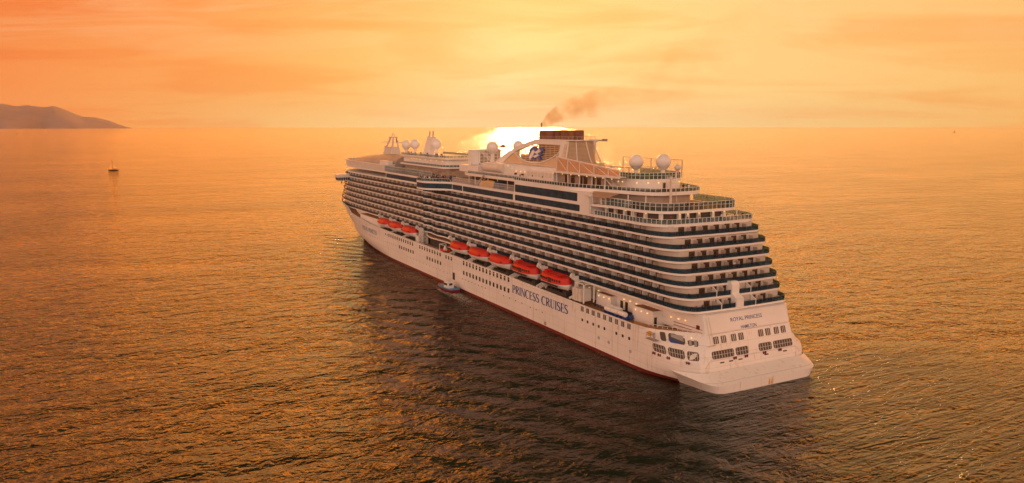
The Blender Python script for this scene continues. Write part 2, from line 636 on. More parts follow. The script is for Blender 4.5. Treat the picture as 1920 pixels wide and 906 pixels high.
# ------------------------------------------------------------------ far hills
def direction(px):
    """horizontal unit vector from the camera through a column of the view"""
    a = R(YAW) + math.atan((px - 960) / 1450.0)
    return math.sin(a), math.cos(a)


def hills():
    # a coastal ridge about 15 km off, running away behind the left edge of the view
    prof = [(-260, 25), (-160, 38), (-80, 42), (0, 38.5), (45, 34), (65, 37.5), (100, 33.5), (112, 35), (135, 28), (165, 18.5), (190, 18), (213, 13),
            (232, 6), (244, 2.5), (256, 0)]
    D0 = 30000.0
    rng = random.Random(3)
    b = MB()
    rows = []
    for d_i in range(7):
        s = d_i / 6.0                       # 0 = near shore, 1 = far side
        env = min(1.0, s / 0.7) if s < 1 else 0
        row = []
        for i in range(120):
            t_ = i / 119.0
            px = -260 + t_ * 545
            hgt = 0
            for (a, ha), (c, hc) in zip(prof, prof[1:]):
                if a <= px <= c:
                    hgt = ha + (hc - ha) * (px - a) / (c - a)
            dist = D0 + 5000 * (s - 0.5) * (1 + 0.3 * math.sin(px * 0.05))
            dx, dy = direction(px)
            k = hgt * dist / 1450.0
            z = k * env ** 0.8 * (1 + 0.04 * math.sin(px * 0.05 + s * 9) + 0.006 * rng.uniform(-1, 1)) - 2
            row.append((-128.5 + dx * dist, -119.5 + dy * dist, z))
        rows.append(row)
    b.loft(rows, closed=False)
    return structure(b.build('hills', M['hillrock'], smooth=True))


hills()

# ------------------------------------------------------------------ the ship: shared measures
# ship axes: +Y towards the bow, -X to port (the side we see), waterline at z = 0
Z0, DZ = 16.03, 2.612          # lowest balcony slab and storey height
zk = lambda k: Z0 + DZ * k
HB = 16.2                      # half breadth of the superstructure
AFT = [8.2, 9.9, 11.1, 12.6, 13.7, 15.2, 17.6, 19.6]     # after edge of each slab
FWD = [315, 314, 311, 309, 307, 305, 303, 301, 300]


def lerp(a, b, t):
    return a + (b - a) * t


def interp(tab, x):
    if x <= tab[0][0]:
        return tab[0][1]
    for (a, va), (b, vb) in zip(tab, tab[1:]):
        if x <= b:
            return va + (vb - va) * (x - a) / (b - a)
    return tab[-1][1]


SIDE = [(0, 16.2), (120, 16.2), (135, 16.2), (142, 15.9), (146, 15.9), (151, 16.5), (155, 16.3), (159, 15.7), (162, 15.9), (164.9, 16.6),
        (165, 15.5), (260, 15.5)]


def sup_port(ya, yf, hb=None, rx=3.6, ry=7.0, step=3.0, y0=250.0, n=2.4, trim=0.0):
    """plan line of a superstructure deck on the port side, from the stern centre round to the bow centre"""
    side = (lambda y: interp(SIDE, y) - trim) if hb is None else (lambda y: hb)
    w = side(ya)
    pts = [(-(w - rx) * i / 5.0, ya + 0.4 * (i / 5.0) ** 2) for i in range(6)]
    for i in range(1, 9):
        a = math.pi / 2 * i / 8
        pts.append((-(w - rx) - rx * math.sin(a), ya + 0.4 + ry * (1 - math.cos(a))))
    y = ya + 0.4 + ry + step
    ys = []
    while y < y0 - 1:
        ys.append(y)
        y += step
    if hb is None:
        ys += [164.85, 165.05, 151, 159, 146]
        ys = sorted(set(ys))
    for y in ys:
        pts.append((-side(y), y))
    w = side(y0)
    for i in range(0, 15):
        a = math.pi / 2 * i / 14
        pts.append((-w * max(0, math.cos(a)) ** (2 / n), y0 + (yf - y0) * math.sin(a) ** (2 / n)))
    return pts


def both(port):
    """close a port line with its mirror image; anticlockwise seen from above"""
    star = [(-x, y) for x, y in port if abs(x) > 1e-6]
    ring = star[::1] + []
    # starboard from stern to bow, then port from bow to stern
    return [(-x, y) for x, y in port] + [(x, y) for x, y in reversed(port) if abs(x) > 1e-6]


def clip_y(port, lo, hi):
    return [p for p in port if lo <= p[1] <= hi]


ship = empty('cruise_ship', (0, 0, 0), 0, 'large white cruise ship with stacked balcony decks under way across the sunset sea', 'cruise ship')

# ------------------------------------------------------------------ hull
U11 = [(-12.3, 6.2), (-13.3, 8.6), (-14.6, 11.6), (-16.2, 14.4), (-17.8, 17.2), (-18.8, 20.2), (-19.2, 24.5)]
U6 = [(-13.0, 4.5), (-15.6, 5.0), (-17.4, 7.0), (-18.4, 10.2), (-18.9, 14.0), (-19.15, 18.5), (-19.2, 24.5)]
U3 = [(-12.8, 4.0), (-15.6, 4.5), (-17.6, 6.6), (-18.6, 10.0), (-19.05, 14.0), (-19.2, 18.5), (-19.2, 24.5)]
U0 = [(-11.0, 4.0), (-13.0, 4.9), (-14.6, 7.8), (-16.3, 12.0), (-17.9, 16.5), (-18.8, 20.0), (-19.2, 24.5)]
UU = [(-4, U0), (0, U0), (3, U3), (6, U6), (11, U11), (19, U11)]
BOW = [(-4, (178, 280, 1.35)), (0, (184, 288, 1.6)), (4, (206, 296, 1.8)), (8, (212, 300, 1.85)), (12, (225, 306, 2.0)), (19, (229, 317, 2.1))]


def hull_port(z):
    """plan line of the hull at height z; always the same number of points"""
    for (za, a), (zb, b_) in zip(UU, UU[1:]):
        if z <= zb:
            t = (z - za) / (zb - za)
            pts = [(lerp(p[0], q[0], t), lerp(p[1], q[1], t)) for p, q in zip(a, b_)]
            break
    yt = 3.9 + (z - 4) * 0.285 if z > 4 else 4.0
    x0 = pts[0][0]
    pts[0] = (x0, yt)
    cen = [(x0 * i / 5, yt) for i in range(5)]
    sidepts = [(-19.2, 24.5 + (172 - 24.5) * i / 40) for i in range(1, 41)]
    for (za, a), (zb, b_) in zip(BOW, BOW[1:]):
        if z <= zb:
            t = (z - za) / (zb - za)
            yb, yf, n = (lerp(p, q, t) for p, q in zip(a, b_))
            break
    front = []
    for i in range(0, 31):
        a = math.pi / 2 * i / 30
        front.append((-19.2 * max(0.0, math.cos(a)) ** (2 / n), yb + (yf - yb) * math.sin(a) ** (2 / n)))
    return cen + pts + sidepts + front


SHEER = [(0, 11.8), (8, 11.5), (16, 10.95), (22, 10.75), (45, 10.8), (85, 11.35), (128, 11.7), (165, 11.7), (205, 11.7), (220, 12.2), (250, 13.8), (263.2, 14.2),
         (264.6, 16.6), (280, 16.9), (340, 17.0)]


def hull_top():
    ref = hull_port(11)
    out = []
    for i, p in enumerate(ref):
        z = interp(SHEER, p[1])
        q = hull_port(z)[i]
        z = interp(SHEER, q[1])
        q = hull_port(z)[i]
        out.append((q[0], q[1], z))
    return out


def ring3(port3):
    return [(-x, y, z) for x, y, z in port3] + [(x, y, z) for x, y, z in reversed(port3) if abs(x) > 1e-6]


def flat3(port, z):
    return [(x, y, z) for x, y in port]


TOP = hull_top()
rings = [ring3(flat3(hull_port(z), z)) for z in (0.85, 2.5, 4, 6, 8, 9.6)]
topring = ring3(TOP)
ins = offset([(x, y) for x, y, z in topring], 0.3)
rings.append(topring)
rings.append([(a[0], a[1], p[2]) for a, p in zip(ins, topring)])
rings.append([(a[0], a[1], p[2] - 1.0) for a, p in zip(ins, topring)])
hb_ = MB()
hb_.loft(rings)
hull = auto_smooth(fix_normals(hb_.build('hull', M['hull'], ship)), 32)
b = MB()
b.loft([ring3(flat3(hull_port(z), z)) for z in (-3, 0, 0.85)])
auto_smooth(fix_normals(b.build('boot_topping', M['red'], ship)), 32)
b = MB()
half = len(TOP)
inner = rings[-1]
# the promenade deck laid between the bulwarks, port to starboard
n = len(inner)
v = []
for i in range(half):
    p = inner[i]
    v += [(p[0], p[1], p[2] + 0.25), (-p[0], p[1], p[2] + 0.25)]
b.add(v, [(2 * i, 2 * i + 1, 2 * i + 3, 2 * i + 2) for i in range(half - 1)])
b.build('promenade_deck', M['teak'], ship)


def hull_x(y, z):
    pts = hull_port(z)[5:]
    for (xa, ya), (xb, yb) in zip(pts, pts[1:]):
        if ya <= y <= yb and yb > ya:
            return xa + (xb - xa) * (y - ya) / (yb - ya)
    return -19.2


def trans_y(z):
    return 3.9 + (z - 4) * 0.285


# stern sponson (the sloping shelf at the waterline)
A_ = [(-18.80, 11.0, 3.2), (-18.55, 9.0, 3.5), (-17.75, 6.7, 3.7), (-15.7, 4.5, 3.75), (-12.8, 3.95, 3.78), (-8, 3.9, 3.78), (0, 3.9, 3.78)]
B_ = [(-18.83, 11.0, 3.15), (-18.65, 8.4, 3.1), (-17.7, 5.0, 2.7), (-16.2, 2.0, 2.1), (-13.9, 0.1, 1.9), (-8, -0.1, 1.85), (0, -0.1, 1.85)]
D_ = [(-16.0, 11.0, 0.05), (-15.75, 8.6, 0.05), (-15.4, 5.4, 0.05), (-14.9, 2.6, 0.05), (-13.3, 0.35, 0.05), (-8, -0.05, 0.05), (0, -0.05, 0.05)]


def densify(p, k=4):
    out = []
    m = len(p)
    for i in range(m - 1):
        p0, p1, p2, p3 = p[max(i - 1, 0)], p[i], p[i + 1], p[min(i + 2, m - 1)]
        for j in range(k):
            t = j / k
            out.append(tuple(0.5 * ((2 * b1) + (c - a) * t + (2 * a - 5 * b1 + 4 * c - d_) * t * t + (3 * b1 - a - 3 * c + d_) * t ** 3)
                             for a, b1, c, d_ in zip(p0, p1, p2, p3)))
    out.append(p[-1])
    return out


def mir(p):
    return p + [(-x, y, z) for x, y, z in reversed(p[:-1])]


b = MB()
b.loft([mir(densify(q)) for q in (A_, B_, D_)], closed=False)
b.loft([mir(densify(D_)), [(x, y, -2.5) for x, y, z in mir(densify(D_))]], closed=False)
spon = auto_smooth(fix_normals(b.build('stern_sponson', M['hull'], ship)), 30)
for xx in (0.2, 1.0):
    m_ = MB()
    m_.add([(xx - .25, -0.12, 0.2), (xx + .25, -0.12, 0.2), (xx + .2, -0.14, 1.3), (xx - .12, -0.14, 1.3)], [(0, 1, 2, 3)])
    m_.add([(xx - .1, -0.125, 1.3), (xx + .15, -0.125, 1.3), (xx + .1, -0.14, 1.7)], [(0, 1, 2)])
    m_.build('warning_mark', M['yellow'], spon)


def transom_block():
    b_ = MB()
    zs = (10.6, 11.80, 11.84, 15.2, 15.75)
    rr = []
    for z in zs:
        yt = trans_y(z) + (0.35 if z < 11.81 else 0.0)
        if z > 15.5:
            yt = trans_y(15.2)
        p = [(-x, yt) for x in (0, 4, 8, 11, 12.2)] + [(-12.9, yt + 0.5), (-13.1, yt + 1.6), (-12.9, yt + 6), (-12.4, yt + 12), (-12.2, 40), (-12.2, 266)]
        rr.append([(-x, y, z) for x, y in p] + [(x, y, z) for x, y in reversed(p) if x])
    b_.loft(rr, True, False, True)
    return b_


base = auto_smooth(fix_normals(transom_block().build('lower_superstructure', M['white'], ship)), 30)

# forward white side house below the foremost boats
b = MB()
b.box(-17.3, -12, 216, 246, 11.0, 15.0)
fh = b.build('side_house', M['white'], ship)
b = MB()
b.box(-17.2, -12.5, 216.1, 245.9, 15.0, 15.12)
b.build('house_roof', M['teak'], fh)
b = MB()
b.box(-13.5, 13.5, 246, 278, 13.0, 18.4)
b.build('forward_house', M['white'], ship)

# ------------------------------------------------------------------ balcony decks
part_me = MB().box(-0.04, 0.04, 0.0, 1.35, 0.25, 2.0)
PART_TAN, PART_WHITE, DOOR = [], [], []      # every partition and door: (deck, x, y, z, angle)
decks = []
for k in range(7):
    port = sup_port(AFT[k], FWD[k])
    ring = both(port)
    b = MB()
    b.prism(ring, zk(k) - 0.20, zk(k) + 0.25)
    dk = auto_smooth(fix_normals(b.build('balcony_deck', M['white'], ship)), 40)
    decks.append(dk)
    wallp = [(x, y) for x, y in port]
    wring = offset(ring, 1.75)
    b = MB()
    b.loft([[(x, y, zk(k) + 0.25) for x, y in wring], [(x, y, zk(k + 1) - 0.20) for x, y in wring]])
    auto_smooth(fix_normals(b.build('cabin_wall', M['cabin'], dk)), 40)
    # railings: teal glass aft of the step, smoked glass on the flush forward part
    aftp = [p for p in port if p[1] < 164.95]
    aftring = [(-x, y) for x, y in reversed(aftp)] + [(x, y) for x, y in aftp if abs(x) > 1e-6]
    railin = offset(aftring[::-1], 0.12, False)
    b = MB()
    b.band(railin, 0.05, zk(k) + 0.26, zk(k) + 1.25, closed=False)
    b.build('glass_railing', M['teal'], dk)
    b = MB()
    b.band(offset(aftring[::-1], 0.08, False), 0.12, zk(k) + 1.25, zk(k) + 1.33, closed=False)
    # posts of the railing
    acc = 0
    for (xa, ya), (xb, yb) in zip(railin, railin[1:]):
        l = math.hypot(xb - xa, yb - ya)
        if l < 1e-4 or ya > 120 or xa > 4 and ya > AFT[k] + 6:
            continue
        s = (1.3 - acc) if acc else 0.0
        while s < l:
            b.obox((xa + (xb - xa) * s / l, ya + (yb - ya) * s / l, zk(k) + 0.75), (0.05, 0.05, 1.0))
            s += 1.3
        acc = (acc + l) % 1.3
    b.build('handrail', M['dark'], dk)
    fwdp = [p for p in port if 164.95 < p[1]]
    b = MB()
    fr = offset([(x, y) for x, y in fwdp][::-1], 0.0, False)
    b.band(offset(fwdp[::-1], 0.1, False), 0.05, zk(k) + 0.26, zk(k) + 1.25, closed=False)
    b.build('smoked_railing', M['greyglass'], dk)
    # cabins along the port side
    y = AFT[k] + 9.0
    i = 0
    while y < 285:
        sx = -interp(SIDE, y) if y < 250 else None
        if sx is None:
            cand = [p for p in port if p[1] >= 250]
            for (xa, ya), (xb, yb) in zip(cand, cand[1:]):
                if ya <= y <= yb:
                    sx = xa + (xb - xa) * (y - ya) / (yb - ya)
            if sx is None or y > 276:
                break
        wx = sx + 1.75
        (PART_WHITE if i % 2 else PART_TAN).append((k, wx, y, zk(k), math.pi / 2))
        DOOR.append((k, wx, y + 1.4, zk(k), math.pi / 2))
        y += 2.75
        i += 1
    # cabins across the stern
    for j, x in enumerate((-9.6, -6.2, -2.6, 0.9, 4.3, 7.6)):
        yy = AFT[k] + 1.75 + 0.4 * (x / 12.6) ** 2
        if k < 2 and abs(x - 0.9) < 1.2:
            continue
        PART_TAN.append((k, x + 1.6, yy - 0.05, zk(k), math.pi))
        DOOR.append((k, x, yy, zk(k), math.pi))

cp = cam.location


def nearest(lst, m):
    s = sorted(lst, key=lambda q: (q[1] - cp[0]) ** 2 + (q[2] - cp[1]) ** 2 + (q[3] - cp[2]) ** 2)
    return s[:m], s[m:]


def place_panels(name, items, w0, w1, t, z0, z1, mat, m, out):
    """countable balcony fittings: the nearest ones are sub-parts of their own, the far rest is one mass"""
    near, far = nearest(items, m)
    proto = None
    for (k, x, y, z, a) in near:
        if proto is None:
            bb = MB().box(*((0 if out else -t / 2), (t if out else t / 2)), w0, w1, z0, z1) if not out else MB().box(w0, w1, -t, t, z0, z1)
            proto = bb.build(name, mat)
            o = proto
        else:
            o = proto.copy()
            col.objects.link(o)
        o.location = (x, y, z)
        # a = direction the panel runs out from the wall
        o.rotation_euler = (0, 0, a)
        o.parent = decks[k]
    bb = MB()
    for (k, x, y, z, a) in far:
        cs, sn = math.cos(a), math.sin(a)
        base_ = MB().box(-t / 2, t / 2, w0, w1, z0, z1) if not out else MB().box(w0, w1, -t, t, z0, z1)
        bb.add([(x + px * cs - py * sn, y + px * sn + py * cs, z + pz) for px, py, pz in base_.v], base_.f)
    if far:
        o = bb.build(name, mat, ship)
        o['kind'] = 'stuff'


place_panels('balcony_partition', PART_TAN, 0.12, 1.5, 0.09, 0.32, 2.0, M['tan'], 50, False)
place_panels('balcony_divider', PART_WHITE, 0.0, 1.45, 0.10, 0.25, 2.3, M['white'], 50, False)
place_panels('balcony_door', DOOR, -0.85, 0.85, 0.05, 0.27, 2.15, M['doorglass'], 100, True)

# the small furniture of the cabin balconies, too many and too small to count, and drawn curtains in some doors
rng2 = random.Random(5)
fa, fb, fc = MB(), MB(), MB()
for (k, x, y, z, a) in DOOR:
    if a != math.pi / 2 or y > 262:
        continue
    for dy in (-.55, .45):
        if rng2.random() < .75:
            q = fa if rng2.random() < .7 else fb
            cx_, cy_ = x - .75 - rng2.uniform(-.2, .2), y + dy
            q.box(cx_ - .24, cx_ + .24, cy_ - .24, cy_ + .24, z + .6, z + .68)
            q.box(cx_ - .24, cx_ + .24, cy_ + .18, cy_ + .25, z + .68, z + 1.15)
            q.box(cx_ - .22, cx_ - .16, cy_ - .22, cy_ + .22, z + .25, z + .6)
            q.box(cx_ + .16, cx_ + .22, cy_ - .22, cy_ + .22, z + .25, z + .6)
    if rng2.random() < .16:
        fc.box(x - .12, x - .06, y - .85, y - .85 + rng2.choice((.5, .8, 1.2)), z + .3, z + 2.1)
for q, nm, mt in ((fa, 'balcony_chair_dark', 'dark'), (fb, 'balcony_chair_brown', 'stack'), (fc, 'door_curtain', 'white')):
    o = q.build(nm, M[mt], ship)
    o['kind'] = 'stuff'

# white trunk and slanted fins on the two lowest stern decks
b = MB()
prof = [(8.0, 16.3), (8.0, 18.2), (9.6, 19.2), (9.6, 21.2), (10.3, 21.9), (13.5, 21.9), (13.5, 16.3)]
b.add([(x, y, z) for x in (-2.6, -0.4) for y, z in prof],
      [tuple(range(7))[::-1], tuple(range(7, 14))] + [(i, (i + 1) % 7, 7 + (i + 1) % 7, 7 + i) for i in range(7)])
fix_normals(b.build('stern_trunk', M['white'], ship))
for x in (-6.8, 3.6):
    for k in (0, 1):
        b = MB()
        yy = AFT[k]
        pr = [(yy + .05, zk(k) + .25), (yy + .05, zk(k) + 1.5), (yy + 1.5, zk(k) + 2.34), (yy + 1.8, zk(k) + 2.34), (yy + 1.8, zk(k) + .25)]
        b.add([(x + dx, y, z) for dx in (-.07, .07) for y, z in pr],
              [tuple(range(5))[::-1], tuple(range(5, 10))] + [(i, (i + 1) % 5, 5 + (i + 1) % 5, 5 + i) for i in range(5)])
        fix_normals(b.build('stern_fin', M['white'], ship))

# ------------------------------------------------------------------ open decks aft (16 and 17) and the window gallery
def railing(parent, line, z, h, post=1.5, glass=True, mat='white', mid=False, name='open_railing'):
    """glass panels between pale posts with a top rail, along an open plan line"""
    b_ = MB()
    b_.band(line, 0.10, z + h - 0.05, z + h + 0.04, closed=False)
    if mid:
        b_.band(line, 0.06, z + h * 0.55, z + h * 0.55 + 0.06, closed=False)
    acc_ = 0.0
    for (xa, ya), (xb, yb) in zip(line, line[1:]):
        l_ = math.hypot(xb - xa, yb - ya)
        s_ = post - acc_ if acc_ else 0.0
        while s_ < l_:
            b_.obox((xa + (xb - xa) * s_ / l_, ya + (yb - ya) * s_ / l_, z + h / 2), (0.09, 0.09, h))
            s_ += post
        acc_ = (acc_ + l_) % post
    o_ = b_.build(name, M[mat], parent)
    if glass:
        g = MB()
        g.band(offset(line, 0.03, False), 0.04, z + 0.05, z + h - 0.08, closed=False)
        g.build('glass_panel', M['clear'], o_)
    return o_


def openline(port, hi):
    """port line up to y = hi, both sides, running from starboard round the stern to port (anticlockwise reversed)"""
    p = [q for q in port if q[1] < hi]
    return [(x, y) for x, y in reversed(p)] + [(-x, y) for x, y in p if abs(x) > 1e-6]


# deck 16 (k = 7)
p7 = sup_port(19.3, FWD[7], rx=4.5, ry=8)
b = MB()
b.prism(both(p7), zk(7) - 0.42, zk(7) + 0.22)
d16 = auto_smooth(fix_normals(b.build('terrace_deck', M['white'], ship)), 40)
railing(d16, openline(p7, 48.5), zk(7) + .22, 1.15, 1.25)
# restaurant wall behind the terrace: dark openings between pale piers
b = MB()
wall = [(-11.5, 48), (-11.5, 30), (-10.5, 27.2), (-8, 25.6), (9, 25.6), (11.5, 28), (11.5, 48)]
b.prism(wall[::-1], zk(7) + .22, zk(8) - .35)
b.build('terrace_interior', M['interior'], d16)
for i, (x, y) in enumerate([(-12.2, 46), (-12.2, 42), (-12.2, 38), (-12.3, 34), (-12.0, 30), (-10.5, 26.0), (-6, 24.8), (-3.5, 24.7), (0, 24.7), (4.6, 24.8), (8.4, 25.0)]):
    b = MB()
    b.obox((x, y, (zk(7) + zk(8)) / 2), (0.75, 0.75, zk(8) - zk(7) - 0.55), 0)
    b.build('terrace_pier', M['white'], d16)
    if i % 2 == 0 or i > 6:
        lb = MB()
        lb.ball((x - 0.25, y - 0.5, zk(8) - 0.75), 0.16, 10, 6)
        lb.build('terrace_lamp', M['lamp'], d16)
for (x, y) in ((-13.6, 33.5), (10.5, 22.6)):
    b = MB()
    b.tube([(x, y, zk(7) + .2), (x, y, zk(8) - .4)], 0.13)
    b.build('slim_column', M['white'], d16)

# deck 17 (k = 8)
p8a = sup_port(22.6, 300, hb=14.2, rx=6, ry=8.5, step=4)
p8 = [p for p in p8a if p[1] < 38] + [(-14.3, 40), (-15.2, 44), (-16.1, 48)] + [(x, y) for x, y in sup_port(30, 299) if y > 49]
b = MB()
b.prism(both(p8), zk(8) - 0.40, zk(8) + 0.22)
d17 = auto_smooth(fix_normals(b.build('lido_deck', M['white'], ship)), 40)
b = MB()
b.prism(offset(both([p for p in p8 if p[1] < 292]), 0.8), zk(8) + 0.22, zk(8) + 0.245)
b.build('deck_planking', M['teak'], d17)
railing(d17, openline(p8, 47.5), zk(8) + .22, 1.9, 1.45, mid=True)

# white gallery with long tinted windows along the side (flush with the side, forward of the terrace)
GX = 16.2
b = MB()
b.box(-GX + .02, GX - .02, 48.4, 165, zk(7) + .22, zk(8) - .40)
b.box(-GX + .02, GX - .02, 48.4, 89.6, zk(8) + .22, 40.0)
b.box(-15.48, 15.48, 165, 212, zk(7) + .22, zk(8) - .40)
gal = b.build('window_gallery', M['white'], ship)


def rounded(y0, y1, z0, z1, r=0.35, n=5):
    pts = []
    for cy_, cz_, a0 in ((y1 - r, z1 - r, 0), (y0 + r, z1 - r, 90), (y0 + r, z0 + r, 180), (y1 - r, z0 + r, 270)):
        for i in range(n):
            a = R(a0 + 90 * i / (n - 1))
            pts.append((cy_ + r * math.cos(a), cz_ + r * math.sin(a)))
    return pts


def side_plate(x, y0, y1, z0, z1, name, mat, parent, r=0.35, th=0.06, xf=None):
    """a plate with rounded corners lying on the port side"""
    pts = rounded(y0, y1, z0, z1, r)
    m_ = len(pts)
    fx = (lambda yy, zz: x) if xf is None else xf
    b_ = MB()
    b_.add([(fx(yy, zz) - th, yy, zz) for yy, zz in pts] + [(fx(yy, zz) + .1, yy, zz) for yy, zz in pts],
           [tuple(range(m_)), tuple(range(m_, 2 * m_))[::-1]] + [(i, m_ + i, m_ + (i + 1) % m_, (i + 1) % m_) for i in range(m_)])
    return fix_normals(b_.build(name, mat, parent))


BW = []
for (y0, y1, z0, z1, xx) in ((48.9, 52.3, 34.62, 36.3, GX), (52.8, 89.0, 34.62, 36.38, GX), (54.0, 89.0, 37.25, 39.5, GX), (90.4, 127.5, 34.62, 36.38, GX),
                         (128.2, 136.6, 34.62, 36.38, GX), (171.8, 211.3, 34.7, 36.45, 15.5)):
    if y1 - y0 < 4:
        continue
    wn = side_plate(-xx + .02, y0, y1, z0, z1, 'gallery_window', M['bigwindow'], gal, 0.3)
    b = MB()
    yy = y0 + 1.55
    while yy < y1 - 0.5:
        b.box(-xx - .055, -xx - .02, yy, yy + 0.05, z0 + .05, z1 - .05)
        yy += 1.55
    b.build('mullion', M['dark'], wn)

# the glass walkway bulging out over the water
def bulge(extra=0.0):
    return [(-16.0, 136.6), (-17.3 - extra, 139.8), (-19.4 - extra, 142.3), (-21.8 - extra, 144.6), (-23.0 - extra, 147.5), (-23.3 - extra, 151), (-23.0 - extra, 154.2),
            (-21.6, 156.2 + extra), (-16.0, 156.4 + extra)]


def bulge_d(extra=0.0):
    return [(x, y) for x, y, z in densify([(a, b__, 0) for a, b__ in bulge(extra)], 4)]


b = MB()
b.prism(bulge_d(0.15), zk(7) - .35, zk(7) + .30)
b.prism(bulge_d(0.15), zk(8) - .45, zk(8) + .20)
sw = auto_smooth(fix_normals(b.build('glass_walkway', M['white'], ship)), 35)
b = MB()
b.prism(bulge_d(0.0), zk(7) + .30, zk(8) - .45)
auto_smooth(fix_normals(b.build('walkway_window', M['bigwindow'], sw)), 35)
railing(sw, bulge_d(0.0)[::-1][3:-2][::-1], zk(8) + .20, 1.1, 1.2)

# lido rail along the side and the solid windbreak forward
railing(d17, [(-16.0, 137), (-16.05, 90.2)][::-1][::-1], zk(8) + .22, 1.9, 0.75, mid=True, glass=False)
railing(d17, [(-15.3, 213), (-15.3, 171.5), (-16.0, 165), (-16.0, 157)], zk(8) + .22, 2.6, 1.0, mid=True)
b = MB()
fw = [p for p in sup_port(30, 300) if p[1] > 212]
fw = [(x + 0.05, y) for x, y in fw]
fwb = [(x, y) for x, y in reversed(fw)] + [(-x, y) for x, y in fw if abs(x) > 1e-6]
b.band(fwb, 0.2, zk(8) + .22, 39.9, closed=False)
wb = fix_normals(b.build('windbreak', M['cream'], ship))
b = MB()
b.band(offset(fwb, -0.06, False), 0.4, 39.9, 40.15, closed=False)
b.build('windbreak_cap', M['white'], wb)

# ------------------------------------------------------------------ deck 18 and the houses on it
C0 = [(0, 31.3), (-5, 31.7), (-7.5, 33), (-9.2, 36), (-10.6, 40.5), (-12.4, 46), (-14.6, 52), (-16.1, 58), (-16.2, 62), (-16.2, 89.6), (-14.0, 89.8), (-14.0, 128), (-12.5, 134), (0, 135)]
b = MB()
b.prism(both(C0), 40.0, 40.85)
d18 = auto_smooth(fix_normals(b.build('sun_deck', M['white'], ship)), 30)
b = MB()
b.prism(offset(both(C0), 0.6), 40.85, 40.875)
b.build('sun_deck_planking', M['teak'], d18)
railing(d18, openline([p for p in C0], 89.7), 40.85, 0.95, 1.4)
railing(d18, [(-14.0, 128), (-14.0, 90)], 40.85, 0.95, 0.9)
# shaded bar area under the after end of deck 18
b = MB()
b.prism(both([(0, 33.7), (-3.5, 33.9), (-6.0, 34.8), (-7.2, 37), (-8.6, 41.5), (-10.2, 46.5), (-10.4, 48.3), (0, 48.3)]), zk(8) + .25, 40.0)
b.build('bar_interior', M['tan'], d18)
b = MB()
b.box(-13.8, -11.5, 36.5, 47.0, zk(8) + .25, zk(8) + 1.9)
b.build('bar_counter', M['white'], d18)
for (x, y) in ((-9.2, 33.6), (-11, 38.5), (-13.6, 46)):
    b = MB()
    b.tube([(x, y, zk(8) + .2), (x, y, 40.0)], 0.13)
    b.build('deck_column', M['white'], d18)
# under deck 18 along the lido: columns, dark shade
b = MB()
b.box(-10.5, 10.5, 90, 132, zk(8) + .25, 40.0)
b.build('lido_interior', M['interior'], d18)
for y in (92, 99, 106, 113, 118, 123, 128):
    b = MB()
    b.tube([(-13.6, y, zk(8) + .2), (-13.6, y, 40.0)], 0.14)
    b.build('deck_column', M['white'], d18)
# round house aft (z 40.9 .. 43.6) with the sports court on its roof
DH = [(x, y) for x, y in sup_port(37.6, 80, hb=7.9, rx=4.2, ry=5.5, step=5, y0=66)]
DH = [p for p in DH if p[1] < 70] + [(-7.9, 70), (0, 70)]
b = MB()
b.prism(both(DH), 40.85, 43.7)
rh = auto_smooth(fix_normals(b.build('round_house', M['white'], ship)), 40)
b = MB()
b.prism(offset(both(DH), 0.15), 43.7, 43.75)
b.build('sports_court', M['deckgreen'], rh)
railing(rh, openline(DH, 60), 43.7, 1.6, 1.2, mid=True)
for (x, y) in ((-7.98, 47), (-7.98, 45.2), (-7.1, 40.2), (-5.0, 38.2), (-2.2, 37.5), (3.2, 37.5), (5.2, 38.3)):
    lb = MB()
    lb.ball((x, y, 42.75), 0.17, 10, 6)
    lb.build('wall_lamp', M['lamp'], rh)
b = MB()
b.box(-0.9, 1.6, 37.45, 37.7, 40.9, 43.0)
b.build('house_alcove', M['cream'], rh)
b = MB()
b.box(-0.8, 0.0, 37.40, 37.6, 40.9, 42.7)
b.build('house_door', M['dark'], rh)
# stairs up to the court
b = MB()
for i in range(9):
    t_ = i / 8
    b.box(-11.0, -9.6, 44.2 + t_ * 4.6, 44.85 + t_ * 4.6, 40.9 + t_ * 2.7, 41.0 + t_ * 2.7)
st_ = b.build('stair', M['white'], ship)
b = MB()
for x in (-11.1, -9.5):
    b.bar((x, 44.0, 40.95), (x, 49.3, 43.9), 0.08, 0.3)
    b.bar((x, 44.0, 41.95), (x, 49.3, 44.9), 0.07)
b.build('stair_rail', M['cream'], st_)

# tall net frames round the court
b = MB()
for (x, y) in ((7, 39.5), (7, 46), (7, 52.5), (7, 59), (7, 65.5), (-2, 39), (-6.8, 52), (-6.8, 60)):
    hh = 4.6 if x > 5 else 3.2
    b.bar((x, y, 43.75), (x, y, 43.75 + hh), 0.16)
b.bar((7, 39.5, 48.3), (7, 65.5, 48.3), 0.1)
b.bar((7, 39.5, 46.0), (7, 65.5, 46.0), 0.06)
b.bar((-6.8, 44, 46.4), (-6.8, 62, 46.4), 0.22)
b.bar((-6.8, 44, 46.4), (-6.8, 44, 43.8), 0.2)
b.bar((-2, 39, 46.4), (-6.8, 44, 46.4), 0.2)
b.bar((7, 46, 48), (7, 51, 44), 0.1)
nf = b.build('net_frame', M['tan'], ship)
b = MB()
for i in range(27):
    y = 39.5 + i
    b.bar((7, y, 43.8), (7, y, 48.3), 0.018)
for i in range(12):
    b.bar((7, 39.5, 44 + i * .37), (7, 65.5, 44 + i * .37), 0.018)
b.build('court_net', M['canvas'], nf)

